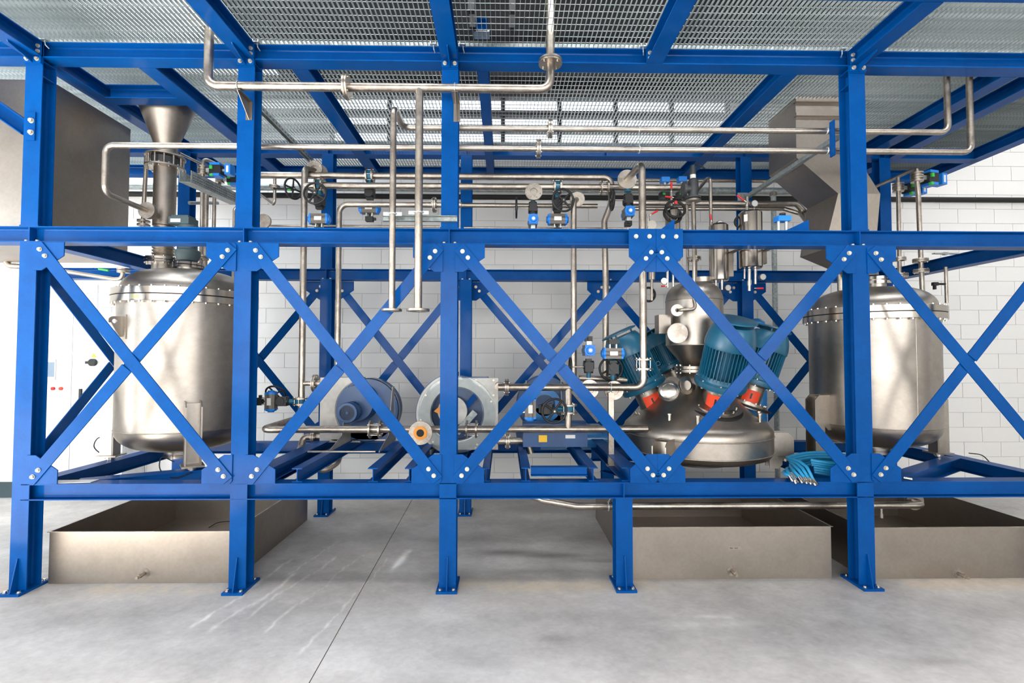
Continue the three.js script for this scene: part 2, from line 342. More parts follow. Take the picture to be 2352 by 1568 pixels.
// left wall with the open gate, right wall, front wall with its glazing, roof with roof lights
{
  const H = 5.95;
  structure('wall_left', [bx(0.2, H, 4.35, -8.6, H / 2, -0.975), bx(0.2, H, 3.5, -8.6, H / 2, 7.45), bx(0.2, H - 4.3, 4.5, -8.6, 4.3 + (H - 4.3) / 2, 3.45)], M.hallWall);
  structure('wall_right', bx(0.2, H, 12.35, 9.1, H / 2, 3.025), M.hallWall);
  structure('wall_front', [bx(17.9, 0.9, 0.2, 0.25, 0.45, 9.3), bx(17.9, H - 4.3, 0.2, 0.25, 4.3 + (H - 4.3) / 2, 9.3), bx(1.35, 3.4, 0.2, -8.025, 2.6, 9.3), bx(1.05, 3.4, 0.2, 8.675, 2.6, 9.3)], M.hallWall);
  const w1 = structure('window_1', bx(15.5, 3.4, 0.02, 0.4, 2.6, 9.3), M.dayPanel);
  mesh('window_frame', [0, 1, 2, 3, 4, 5, 6].map((k) => bx(0.07, 3.4, 0.08, -7.3 + k * 2.57, 2.6, 9.24)), M.roofBeam, w1);
  // roof: dark sheeting with openings for the roof lights
  const hole = [[-7.8, -3.2, -2.9, 0.1], [6.4, 8.8, -2.9, 0.1], [-6, 7, 0.75, 1.35]], strips = [];
  const r = (x0, x1, z0, z1) => strips.push(bx(x1 - x0, 0.15, z1 - z0, (x0 + x1) / 2, H + 0.075, (z0 + z1) / 2));
  r(-8.7, 9.2, 1.35, 9.4); r(-8.7, -6, 0.75, 1.35); r(7, 9.2, 0.75, 1.35); r(-8.7, 9.2, 0.1, 0.75); r(-8.7, -7.8, -2.9, 0.1); r(-3.2, 6.4, -2.9, 0.1); r(8.8, 9.2, -2.9, 0.1); r(-8.7, 9.2, -3.35, -2.9);
  const c = structure('ceiling', strips, M.roof);
  for (const z of [-2.2, -0.75, 0.75]) mesh('purlin', bx(17.6, 0.16, 0.10, 0.25, H - 0.08, z), M.roofBeam, c);
  hole.forEach(([x0, x1, z0, z1], k) => structure('window_' + (k + 2), bx(x1 - x0, 0.02, z1 - z0, (x0 + x1) / 2, H + 0.05, (z0 + z1) / 2), M.dayPanel));
  // strip of windows high in the back wall
  const w5 = structure('window_5', bx(6.0, 0.84, 0.01, 0.4, 5.42, -3.142), M.dayPanel);
  for (const k of [0, 1, 2, 3, 4, 5, 6, 7]) mesh('mullion', bx(0.06, 0.84, 0.06, -2.55 + k * 0.843, 5.42, -3.11), M.ironGray, w5);
  structure('ground', bx(30, 0.1, 30, -24, -0.3, 2), mat({ color: 0x9a9890, roughness: 0.95 }));
}

// ================================================================ the blue steel frame
const FX = [-3.967, -2.191, -0.465, 3.0535], PX4 = 1.008, MIDX = 1.29, ENDX = 4.83;
const YL = 0.877, YM = 3.013, YT = 4.583, HB = 0.133, ZR = -1.96;   // top of the lower, middle and upper beams; rear row front face
const nth = ['first', 'second', 'third', 'fourth', 'fifth', 'sixth'];
function basePlate(t, xc, zf, front = true) {
  mesh('base_plate', bx(0.17, 0.02, 0.29, xc, 0.01, zf - 0.0665 + 0.005 * 0), M.blue, t);
  const tri = [[0, 0.02], [0.068, 0.02], [0.012, 0.275], [0, 0.275]];
  mesh('stiffener', prism(tri, [xc - 0.004, 0, zf], [0, 0, 1], [0, 1, 0], [1, 0, 0], 0.009), M.blue, t);
  for (const sx of [-1, 1]) for (const z of [zf + 0.045, zf - 0.178]) bolt(t, [xc + sx * 0.055, 0.02, z], [0, 1, 0], 0.9, 'anchor_bolt', M.chrome);
}
function lowerColumn(xc, zf, y1, label, group, weld = true) {
  const t = thing('steel_column', label, 'column', [xc, 0, zf - HB / 2], group);
  mesh('column_section', IY(0.02, y1, xc, zf - HB / 2), M.blue, t);
  basePlate(t, xc, zf);
  return t;
}
const gussetOutline = [[-0.018, -0.022], [0, -0.002], [0.232, -0.002], [0.232, -0.116], [0.052, -0.238], [-0.018, -0.238]];
function gusset(t, x, y, sx, sy, z, back = false) {   // x, y: the corner between column edge and beam
  const pts = gussetOutline.map(([a, b]) => [x + sx * a, y + sy * b]); if (sx * sy < 0) pts.reverse();
  mesh('gusset_plate', plateXY(pts, back ? z - 0.010 : z, 0.010), M.blue, t);
}
// front row, lower storey
const lowerLabels = ['leftmost front blue column foot to middle beam, in front of white cabinet', 'front blue column at right end of left drip tray', 'front blue column covering the round blower opening', 'front blue column standing between the two right drip trays'];
FX.forEach((x, i) => {
  const t = lowerColumn(x, 0, YM - HB, lowerLabels[i]);
  const b = 0.07, yt = YM - HB, yb = YL;
  if (i > 0) { gusset(t, x - b, yt, -1, 1, 0.0005); gusset(t, x - b, yb, -1, -1, 0.0005); }
  gusset(t, x + b, yt, 1, 1, 0.0005); gusset(t, x + b, yb, 1, -1, 0.0005);
});
lowerColumn(PX4, 0, YL - HB, 'short front blue column under the lower beam, left of middle drip tray');
// front row, upper storey
const upperLabels = ['leftmost upper blue column with a bolted brace above it', 'upper blue column behind the left end of the high pipe', 'upper blue column carrying the slotted rail for two drop pipes', 'upper blue column in front of the sheet steel chute'];
FX.forEach((x, i) => {
  const t = thing('steel_column', upperLabels[i], 'column', [x, YM, -HB / 2]);
  mesh('column_section', IY(YM + 0.012, YT - 0.01, x, -HB / 2), M.blue, t);
  mesh('foot_plate', bx(0.155, 0.012, 0.14, x, YM + 0.006, -HB / 2), M.blue, t);
  for (const y of [YT - HB - 0.03, YT - HB - 0.16]) mesh('web_plate', [-1, 1].map((s) => bx(0.066, 0.008, 0.116, x + s * 0.036, y, -HB / 2)), M.blue, t);
  mesh('head_plate', bx(0.14, 0.20, 0.010, x, YT - 0.10, 0.005), M.blue, t);
  for (const sx of [-1, 1]) { bolt(t, [x + sx * 0.042, YT - HB - 0.028, 0.022], [0, 0, 1], 0.95); }
});
// rear row
const rearX = [-3.967, -2.202, -0.474, 1.29, 3.0535, ENDX];
const rearLow = ['rear blue column behind the left tank', 'rear blue column behind the two upright pipes, lower storey', 'rear blue column behind the round blower, lower storey', 'rear short blue column behind the middle drip tray', 'rear blue column behind the teal motors', 'rear blue column behind the right tank'];
const rearUp = ['rear upper blue column behind the left hopper pipe', 'rear upper blue column behind the black handwheel valve', 'rear upper blue column right of the slotted rail', '', 'rear upper blue column behind the filter with red lever', 'rear upper blue column right of the sheet steel chute'];
rearX.forEach((x, i) => {
  const zb = ZR - HB;
  const t = lowerColumn(x, ZR, i === 3 ? YL - HB : YM - HB, rearLow[i]);
  if (i !== 3) {
    for (const s of [-1, 1]) { if ((i === 0 && s < 0) || (i === 5 && s > 0)) continue; gusset(t, x + s * 0.07, YM - HB, s, 1, zb, true); gusset(t, x + s * 0.07, YL, s, -1, zb, true); }
    const u = thing('steel_column', rearUp[i], 'column', [x, YM, ZR - HB / 2]);
    mesh('column_section', IY(YM + 0.012, YT - HB, x, ZR - HB / 2), M.blue, u);
    mesh('foot_plate', bx(0.155, 0.012, 0.14, x, YM + 0.006, ZR - HB / 2), M.blue, u);
  }
});
// far end columns outside the frame to the right carry bay E
{
  const t = lowerColumn(ENDX, 0, YM - HB, 'front blue column at the right end, past the right tank');
  const u = thing('steel_column', 'front upper blue column at the right end, past the right tank', 'column', [ENDX, YM, -HB / 2]);
  mesh('column_section', IY(YM + 0.012, YT - HB, ENDX, -HB / 2), M.blue, u); mesh('foot_plate', bx(0.155, 0.012, 0.14, ENDX, YM + 0.006, -HB / 2), M.blue, u);
  gusset(t, ENDX - 0.07, YM - HB, -1, 1, 0.0005); gusset(t, ENDX - 0.07, YL, -1, -1, 0.0005);
}
// beams along the row
function beamX(label, x0, x1, ytop, zc, stiff = [], bolts = [], group) {
  const t = thing('steel_beam', label, 'beam', [(x0 + x1) / 2, ytop - HB, zc], group);
  mesh('beam_section', IX(x0, x1, ytop - HB / 2, zc), M.blue, t);
  for (const s of stiff) mesh('stiffener', [-1, 1].map((k) => bx(0.010, HB - 0.017, 0.065, s, ytop - HB / 2, zc + k * 0.0365)), M.blue, t);
  for (const [x, z] of bolts) bolt(t, [x, ytop - HB + 0.0085, z], [0, 1, 0], 0.95);
  return t;
}
const zf = -0.07;   // centre of the front beams
const midBolts = [...FX, ENDX].flatMap((x) => [[x - 0.045, -0.03], [x + 0.045, -0.03]]);
beamX('long blue middle beam of the front row, across the whole picture', -5.75, 4.95, YM, zf, [...FX, MIDX, ENDX], midBolts);
beamX('blue lower beam under the left tank between the first two columns', FX[0] + 0.0, FX[1] - 0.0, YL, zf - 0.0, []);
beamX('blue lower beam under the left blower', FX[1], FX[2], YL, zf, []);
beamX('long blue lower beam under the round blower and the teal motors', FX[2], FX[3], YL, zf, [PX4]);
beamX('blue lower beam under the right tank', FX[3], 4.95, YL, zf, []);
const topX = [-5.75, ...FX, 6.1], topLabels = ['blue upper beam left of the leftmost column', 'blue upper beam above the left hopper', 'blue upper beam above the high pipe flange', 'long blue upper beam right of the middle column', 'blue upper beam above the right pipe bends'];
for (let i = 0; i < 5; i++) beamX(topLabels[i], topX[i] + (i ? 0.004 : 0), topX[i + 1] - 0.004, YT, zf, i === 3 ? [MIDX] : []);
const zr = ZR - HB / 2;
beamX('rear blue middle beam seen behind the braces', -5.75, 4.95, YM, zr, rearX, rearX.flatMap((x) => [[x - 0.045, zr + 0.04], [x + 0.045, zr + 0.04]]));
beamX('rear blue lower beam behind the blowers', FX[0], 4.95, YL, zr, []);
beamX('rear blue upper beam behind the long thin pipes', -5.75, 6.1, YT, zr, rearX);
beamX('blue edge beam of the platform along the wall', -5.75, 6.1, YT, -2.76, []);
beamX('blue edge beam of the platform above the camera side', -5.75, 6.1, YT, 0.845, []);
// beams into depth
function beamZ(label, x, z0, z1, ytop, s) {
  const t = thing('steel_beam', label, 'beam', [x, ytop - HB, (z0 + z1) / 2]);
  mesh('beam_section', IZ(z0, z1, x, ytop - HB / 2, s), M.blue, t);
  return t;
}
const cant = [[-5.68, 'blue cantilever at the far upper left corner'], [FX[0], 'blue cantilever above the leftmost column'], [FX[1], 'blue cantilever beside the left riser of the high pipe'], [FX[2], 'blue cantilever above the middle column'], [MIDX, 'blue cantilever right of the high pipe riser'], [FX[3], 'blue cantilever above the right column'], [ENDX + 0.1, 'blue cantilever at the far upper right']];
cant.forEach(([x, l], i) => {
  const t = beamZ(l, x, 0.012, 0.77, YT);
  mesh('end_plate', bx(0.14, HB + 0.0, 0.012, x, YT - HB / 2, 0.008), M.blue, t);
  if (i !== 4 && i !== 0 && i !== 6) {
    mesh('end_tab', bx(0.14, 0.058, 0.010, x, YT - HB - 0.030, 0.016), M.blue, t);
    mesh('stiffener', prism([[0.02, 0], [0.235, 0], [0.225, -0.012], [0.02, -0.058]], [x - 0.004, YT - HB, 0], [0, 0, 1], [0, 1, 0], [1, 0, 0], 0.009), M.blue, t);
  }
  for (const y of [YT - 0.045, YT - 0.09]) for (const s of [-1, 1]) bolt(t, [x + s * 0.042, y, 0.014], [0, 0, 1], 0.9);
});
for (const [x, l] of [[FX[0], 'blue platform joist from the leftmost column to the wall'], [-3.13, 'blue platform joist above the left hopper'], [-1.80, 'blue platform joist crossing behind the high pipe flange'], [-0.19, 'narrow blue platform joist right of the middle column'], [2.55, 'blue platform joist left of the sheet steel chute'], [4.55, 'blue platform joist behind the right pipe bends'], [ENDX + 0.12, 'blue platform joist right of the right pipe bends'], [6.05, 'blue platform edge joist at the far right against the wall']])
  beamZ(l, x, -2.69, -0.145, YT, x === -0.19 ? iShape(0.10, HB) : undefined);
for (const [x, l] of [[FX[0], 'blue middle-level side beam behind the leftmost column'], [ENDX, 'blue middle-level side beam at the right end']]) beamZ(l, x, ZR, -0.14, YM);
for (const [x, l] of [[FX[0], 'blue lower side beam left of the left drip tray'], [ENDX, 'blue lower side beam at the right end']]) beamZ(l, x, ZR, -0.14, YL);
{ // trimmers round the hopper opening
  beamX('short blue trimmer in front of the hopper rim', -3.9, -3.2, YT, -0.72);
}
// diagonal flat braces: one bar of each bay runs through, the other is two halves butting against it
function brace(label, p0, p1, z, rear, split) {
  const a = V([p0[0], p0[1], 0]), b = V([p1[0], p1[1], 0]), d = b.clone().sub(a), L = d.length(); d.normalize(); const n = new THREE.Vector3(-d.y, d.x, 0), w = 0.05, ext = 0.05;
  const c = (s, k) => { const q = a.clone().addScaledVector(d, s).addScaledVector(n, k * w); return [q.x, q.y]; };
  const t = thing('diagonal_brace', label, 'brace', [(p0[0] + p1[0]) / 2, Math.min(p0[1], p1[1]), z]);
  const bar = (s0, s1) => mesh('flat_bar', plateXY([c(s0, -1), c(s1, -1), c(s1, 1), c(s0, 1)], z, 0.010), M.blue, t);
  if (split) { bar(-ext, L / 2 - split); bar(L / 2 + split, L + ext); mesh('splice_plate', plateXY([c(L / 2 - 0.11, -0.9), c(L / 2 + 0.11, -0.9), c(L / 2 + 0.11, 0.9), c(L / 2 - 0.11, 0.9)], z - 0.0085, 0.008), M.blue, t); } else bar(-ext, L + ext);
  for (const s of [0, 0.07, L - 0.07, L]) { const q = a.clone().addScaledVector(d, s); bolt(t, [q.x, q.y, rear ? z + 0.0205 : z + 0.010], [0, 0, 1], 1); }
  return t;
}
const top = YM - HB, e = [0.045, 0.066];
function bay(xl, xr, falling, rising, z, through, rear) {
  const sp = 0.062;
  brace(falling, [xl + e[0], top - e[1]], [xr - e[0], YL + e[1]], z, rear, through === 'falling' ? 0 : sp);
  brace(rising, [xr - e[0], top - e[1]], [xl + e[0], YL + e[1]], z, rear, through === 'falling' ? sp : 0);
}
const zb = 0.011, b7 = 0.07;
bay(FX[0] + b7, FX[1] - b7, 'blue brace falling to the right in front of the left tank', 'blue brace rising to the right in front of the left tank', zb, 'falling');
bay(FX[1] + b7, FX[2] - b7, 'blue brace falling to the right in front of the left blower', 'blue brace rising to the right in front of the left blower', zb, 'falling');
bay(FX[2] + b7, MIDX, 'blue brace falling to the right between round blower and dished vessel', 'blue brace rising to the right between round blower and dished vessel', zb, 'rising');
bay(MIDX, FX[3] - b7, 'blue brace falling to the right in front of the big teal motor', 'blue brace rising to the right in front of the dished vessel', zb, 'falling');
bay(FX[3] + b7, ENDX - b7, 'blue brace falling to the right in front of the right tank', 'blue brace rising to the right in front of the right tank', zb, 'falling');
const zbr = ZR - HB - 0.0205;
bay(-3.967 + b7, -2.202 - b7, 'rear blue brace falling to the right behind the left tank', 'rear blue brace rising to the right behind the left tank', zbr, 'falling', true);
bay(-2.202 + b7, -0.474 - b7, 'rear blue brace falling to the right above the left blower', 'rear blue brace rising to the right above the left blower', zbr, 'falling', true);
bay(-0.474 + b7, MIDX - 0.0, 'rear blue brace falling to the right above the round blower', 'rear blue brace rising to the right above the round blower', zbr, 'falling', true);
bay(MIDX, 3.0535 - b7, 'rear blue brace falling to the right behind the dished vessel', 'rear blue brace rising to the right behind the dished vessel', zbr, 'falling', true);
bay(3.0535 + b7, ENDX - b7, 'rear blue brace falling to the right behind the right tank', 'rear blue brace rising to the right behind the right tank', zbr, 'falling', true);
// node plates where the braces meet the beams between columns
function nodePlate(label, z, back) {
  const t = thing('node_plate', label, 'plate', [MIDX, YM - 0.4, z]);
  const P = [[-0.231, YM + 0.004], [0, YM + 0.004], [0.231, YM + 0.004], [0.231, top - 0.10], [0.09, top - 0.232], [-0.09, top - 0.232], [-0.231, top - 0.10]].map(([x, y]) => [MIDX + x, y]).reverse();
  const half = (s) => plateXY((s < 0 ? [[-0.231, YM + 0.004], [-0.231, top - 0.10], [-0.09, top - 0.232], [-0.0008, top - 0.232], [-0.0008, YM + 0.004]] : [[0.0008, YM + 0.004], [0.0008, top - 0.232], [0.09, top - 0.232], [0.231, top - 0.10], [0.231, YM + 0.004]]).map(([x, y]) => [MIDX + x, y]), z, 0.010);
  for (const s of [-1, 1]) mesh('plate', half(s), M.blue, t);
  for (const x of [-0.17, -0.056, 0.06, 0.172]) bolt(t, [MIDX + x, YM - 0.062, z + 0.010]);
  return t;
}
nodePlate('blue bolted plate on the middle beam where two braces meet', 0.0005);
nodePlate('rear blue plate on the rear middle beam between braces', ZR - HB - 0.0100);
for (const [z, l] of [[0.0005, 'blue round-shouldered plate on the lower beam left of the vessel foot'], [ZR - HB - 0.0100, 'rear blue plate on the rear lower beam']]) {
  const t = thing('node_plate', l, 'plate', [MIDX, YL, z]);
  const half = (s) => { const q = [[0.0008, YL + 0.02], [0.02, YL - 0.002], [0.232, YL - 0.002], [0.232, YL + 0.116], [0.09, YL + 0.236], [0.0008, YL + 0.238]].map(([x, y]) => [MIDX + s * x, y]); return plateXY(s > 0 ? q : q.reverse(), z, 0.010); };
  for (const s of [-1, 1]) mesh('plate', half(s), M.blue, t);
}
// side bracing in the left end of the frame, seen edge-on behind the leftmost column
{
  const x = FX[0] - 0.085, zA = -0.12, zB = ZR - 0.03, cy = (top + YL) / 2, cz = (zA + zB) / 2;
  const flat = (label, y0, y1) => {
    const t = thing('diagonal_brace', label, 'brace', [x, YL, cz]);
    const a = new THREE.Vector3(x, y0, zA), d = new THREE.Vector3(0, y1 - y0, zB - zA), L = d.length(); d.normalize(); const n = new THREE.Vector3(1, 0, 0).cross(d);
    const half = (s0, s1) => prism([[s0, -0.05], [s1, -0.05], [s1, 0.05], [s0, 0.05]], a, d, n, [1, 0, 0], 0.010);
    if (y0 > y1) mesh('flat_bar', half(0, L), M.blue, t); else { mesh('flat_bar', half(0, L / 2 - 0.06), M.blue, t); mesh('flat_bar', half(L / 2 + 0.06, L), M.blue, t); }
  };
  flat('blue side brace falling away behind the leftmost column', top - 0.07, YL + 0.07);
  flat('blue side brace rising away behind the leftmost column', YL + 0.07, top - 0.07);
}
// knee brace at the upper left, bolted to the leftmost column
{
  const t = thing('knee_brace', 'blue channel knee brace bolted to the leftmost upper column', 'brace', [FX[0], 3.75, -0.07]);
  const a = [-4.053, 3.855, -0.06], b = [-4.95, 4.47, -0.06];
  const A = V(a), d = V(b).clone().sub(A), L = d.length(); d.normalize(); const n = new THREE.Vector3(-d.y, d.x, 0);
  mesh('channel', prism([[0.06, 0.035], [0.06, -0.035], [-0.06, -0.035], [-0.06, 0.035], [-0.052, 0.035], [-0.052, -0.028], [0.052, -0.028], [0.052, 0.035]], A, n, [0, 0, 1], d, L), M.blue, t);
  mesh('fixing_plate', bx(0.075, 0.24, 0.012, FX[0] - 0.005, 3.855, 0.006), M.blue, t);
  for (const y of [3.80, 3.90]) bolt(t, [FX[0] + 0.005, y, 0.012], [0, 0, 1], 1.2);
}

// ================================================================ grating platform above
{
  const zs = [[0.0, 0.82], [-1.96, -0.03], [-2.74, -1.99]];
  const joists = [-5.75, FX[0], -3.13, -1.80, -0.19, 2.55, 4.55, 6.1], grid = [[-5.75, FX[0], FX[1], FX[2], MIDX, FX[3], ENDX + 0.1, 6.1], joists, joists];
  const where = ['front strip', 'middle strip', 'strip along the wall'], col = [['above the far left corner', 'above the left hopper', 'above the high pipe flange', 'around the right riser of the high pipe', 'left of the right cantilever', 'above the right column bends', 'at the far right'], ['above the stainless cabin', 'left of the hopper', 'around the hopper', 'behind the drop pipes', 'in the middle, with the widest view of the windows', 'around the chute', 'at the far right'], ['at the far left', 'left of the hopper', 'behind the second column', 'behind the drop pipes', 'in the middle', 'behind the chute', 'at the far right']];
  grid.forEach((xs, k) => { for (let i = 0; i < xs.length - 1; i++) {
    const [z0, z1] = zs[k];
    const x0 = xs[i] + 0.012, x1 = xs[i + 1] - 0.012, y = YT + 0.001;
    const t = thing('bar_grating', 'galvanized bar grating, ' + where[k] + ' ' + col[k][i], 'grating', [(x0 + x1) / 2, y, (z0 + z1) / 2], 'platform gratings');
    const bars = [], rods = [];
    for (let x = x0 + 0.002; x < x1; x += 0.038) bars.push(bx(0.0028, 0.028, z1 - z0, x, y + 0.014, (z0 + z1) / 2));
    for (let z = z0 + 0.03; z < z1; z += 0.076) rods.push(bx(x1 - x0, 0.0045, 0.0045, (x0 + x1) / 2, y + 0.0255, z));
    stuff(mesh('bearing_bars', bars, M.galv, t)); stuff(mesh('cross_rods', rods, M.galv, t));
    mesh('edge_bar', bx(x1 - x0, 0.032, 0.004, (x0 + x1) / 2, y + 0.016, z0 + 0.002), M.galv, t);
    mesh('edge_bar', bx(x1 - x0, 0.032, 0.004, (x0 + x1) / 2, y + 0.016, z1 - 0.002), M.galv, t);
  } });
  // saddle clips hooking the gratings to the beams
  const clips = [[-3.878, 4.587, 0], [-2.101, 4.608, 0], [-0.607, 4.595, 0], [-0.357, 4.598, 0], [1.191, 4.57, 0], [2.921, 4.563, 0]];
  const near = ['by the leftmost column', 'by the second column', 'left of the middle column', 'right of the middle column', 'left of the right-hand cantilever', 'left of the right column'];
  clips.forEach((p, i) => {
    const t = thing('grating_clip', 'small zinc grating clip ' + near[i], 'clip', [p[0], YT - 0.03, 0.01], 'grating clips');
    mesh('saddle', [bx(0.05, 0.006, 0.04, p[0], YT + 0.0, 0.02), bx(0.006, 0.02, 0.04, p[0] - 0.022, YT + 0.01, 0.02), bx(0.006, 0.02, 0.04, p[0] + 0.022, YT + 0.01, 0.02)], M.zinc, t);
    mesh('hook', tube([[p[0], YT + 0.01, 0.012], [p[0] + 0.004, YT - 0.03, 0.006], [p[0] + 0.012, YT - 0.045, -0.02]], 0.005, 0.01, 8), M.zinc, t);
  });
}
// what stands on the platform and along the upper wall, seen through the bars
{
  const rail = (y, h, z, label) => single('wall_rail', bx(9.2, h, 0.10, 0.4, y, z), M.ironGray, label, 'rail', [0.4, y - h / 2, z]);
  rail(5.30, 0.09, -3.09, 'dark rail high on the wall above the platform, lowest');
  rail(5.53, 0.09, -3.09, 'dark rail high on the wall above the platform, middle');
  rail(5.82, 0.12, -3.09, 'dark rail high on the wall above the platform, topmost');
  const t = thing('machine_housing', 'dark grey machine housing standing on the platform', 'machine', [0.3, YT + 0.04, -0.3]);
  mesh('housing', bx(0.42, 0.5, 0.30, -0.10, YT + 0.66, 0.28), M.roofBeam, t);
  for (const [fx, fz] of [[-0.26, 0.18], [0.06, 0.18], [-0.26, 0.38], [0.06, 0.38]]) mesh('foot', bx(0.05, 0.40, 0.05, fx, YT + 0.233, fz), M.black, t);
  const s = thing('platform_bracket', 'small blue bracket on the platform right of the middle column', 'bracket', [-0.19, YT + 0.034, 0.12]);
  mesh('bracket', IX(-0.24, -0.14, YT + 0.095, 0.1, iShape(0.1, 0.11)), M.blue, s); mesh('pad', bx(0.13, 0.012, 0.1, -0.19, YT + 0.04, 0.1), M.zinc, s);
}
// ================================================================ drip trays on the floor
function tray(label, x0, x1, z0, z1, h, drain, group, scribble) {   // z0 front, z1 rear
  const t = thing('drip_tray', label, 'tray', [(x0 + x1) / 2, 0, (z0 + z1) / 2]);
  const th = 0.004, xm = (x0 + x1) / 2, zm = (z0 + z1) / 2, w = x1 - x0, d = z0 - z1;
  mesh('front_wall', bx(w, h, th, xm, h / 2, z0 - th / 2), M.sheet, t);
  mesh('rear_wall', bx(w, h, th, xm, h / 2, z1 + th / 2), M.sheet, t);
  mesh('side_wall', bx(th, h, d - 2 * th, x0 + th / 2, h / 2, zm), M.sheet, t);
  mesh('side_wall', bx(th, h, d - 2 * th, x1 - th / 2, h / 2, zm), M.sheet, t);
  mesh('bottom_sheet', bx(w - 2 * th, th, d - 2 * th, xm, 0.014, zm), M.sheet, t);
  const L = 0.014;   // outward lip
  mesh('rim', [bx(w + 2 * L, th, L, xm, h + th / 2, z0 + L / 2 - th), bx(w + 2 * L, th, L, xm, h + th / 2, z1 - L / 2 + th), bx(L, th, d, x0 - L / 2 + th, h + th / 2, zm), bx(L, th, d, x1 + L / 2 - th, h + th / 2, zm)], M.steel, t);
  const [dx, dy] = drain;
  const s = mesh('drain_nipple', [rod([dx, dy, z0], [dx, dy, z0 + 0.05], 0.014), rod([dx, dy, z0 + 0.05], [dx, dy, z0 + 0.075], 0.0185, 0.0185, 6), rod([dx, dy, z0 + 0.075], [dx, dy, z0 + 0.10], 0.012)], M.steel, t);
  mesh('weld_stain', lathe([[0.0005, 0.0008], [0.02, 0.0008], [0.045, 0.0005]], [dx, dy, z0], [0, 0, 1], 24), mat({ map: mottle(128, [[6, 1], [20, 1]], 0x857c74, 0xa39a91, 8), metalness: 0.9, roughness: 0.6 }), t);
  return t;
}
tray('stainless drip tray on the floor under the left tank', -3.86, -2.32, -0.155, -1.78, 0.434, [-3.051, 0.084]);
const trayMid = tray('stainless drip tray under the dished vessel, with small pen marks', 1.10, 2.864, -0.17, -1.80, 0.447, [1.983, 0.071]);
tray('stainless drip tray at the lower right under the right tank', 3.15, 4.77, -0.155, -1.80, 0.440, [3.968, 0.043]);
{ // the pen marks
  const c = document.createElement('canvas'); c.width = 256; c.height = 64; const g = c.getContext('2d');
  g.fillStyle = '#a89f95'; g.fillRect(0, 0, 256, 64); g.fillStyle = '#2a3a58'; g.font = 'bold 44px sans-serif'; g.fillText('9w - m3', 22, 48);
  const tx = new THREE.CanvasTexture(c); tx.colorSpace = THREE.SRGBColorSpace;
  const p = [2.016, 0.265, -0.17], o = new THREE.Mesh(new THREE.PlaneGeometry(0.11, 0.0275), mat({ map: tx, metalness: 0.9, roughness: 0.45 }));
  o.name = 'pen_mark'; const b = baseOf.get(trayMid); o.position.set(p[0] - b[0], p[1] - b[1], -0.1692 - b[2]); o.receiveShadow = true; trayMid.add(o);
}

// ================================================================ vessels
function leg(t, cx, cz, ang, r, yTop, yFoot, out = 0.2, name = 'support_leg') {
  const c = Math.cos(ang), s = Math.sin(ang), u = [c, 0, s], n = new THREE.Vector3(-s, 0, c);
  const L = mesh(name, [-1, 1].map((k) => {
    const o = new THREE.Vector3(cx, 0, cz).addScaledVector(n, k * 0.062 - 0.006);
    return prism([[r - 0.03, yTop - 0.36], [r - 0.03, yTop], [r + out - 0.05, yTop], [r + out, yTop - 0.05], [r + out, yFoot + 0.05], [r + out - 0.11, yFoot + 0.05], [r + out - 0.11, yTop - 0.32], [r + out - 0.15, yTop - 0.36]], o, u, [0, 1, 0], n, 0.012);
  }), M.tank, t);
  const o = new THREE.Vector3(cx, 0, cz).addScaledVector(n, -0.062);
  mesh('web', prism([[r + out - 0.118, yFoot + 0.05], [r + out - 0.106, yFoot + 0.05], [r + out - 0.106, yTop - 0.02], [r + out - 0.118, yTop - 0.02]], o, u, [0, 1, 0], n, 0.124), M.tank, L);
  mesh('foot_plate', prism([[r + out - 0.16, yFoot + 0.035], [r + out + 0.03, yFoot + 0.035], [r + out + 0.03, yFoot + 0.05], [r + out - 0.16, yFoot + 0.05]], new THREE.Vector3(cx, 0, cz).addScaledVector(n, -0.09), u, [0, 1, 0], n, 0.18), M.tank, L);
  const f = [cx + c * (r + out - 0.06), yFoot, cz + s * (r + out - 0.06)];
  mesh('load_cell', [rod(f, [f[0], yFoot + 0.035, f[2]], 0.032), rod([f[0], yFoot + 0.012, f[2]], [f[0], yFoot + 0.03, f[2]], 0.045)], M.chrome, L);
}
const arcPts = (r, y0, h, k, n = 10, up = 1) => {   // torispherical head from the rim (r, y0) to the apex, [radius, height]
  const out = []; for (let i = 0; i <= n; i++) { const a = i / n * Math.PI / 2; out.push([r * Math.pow(Math.cos(a), k), y0 + up * h * Math.sin(a)]); }
  out[n][0] = 0; return out;
};
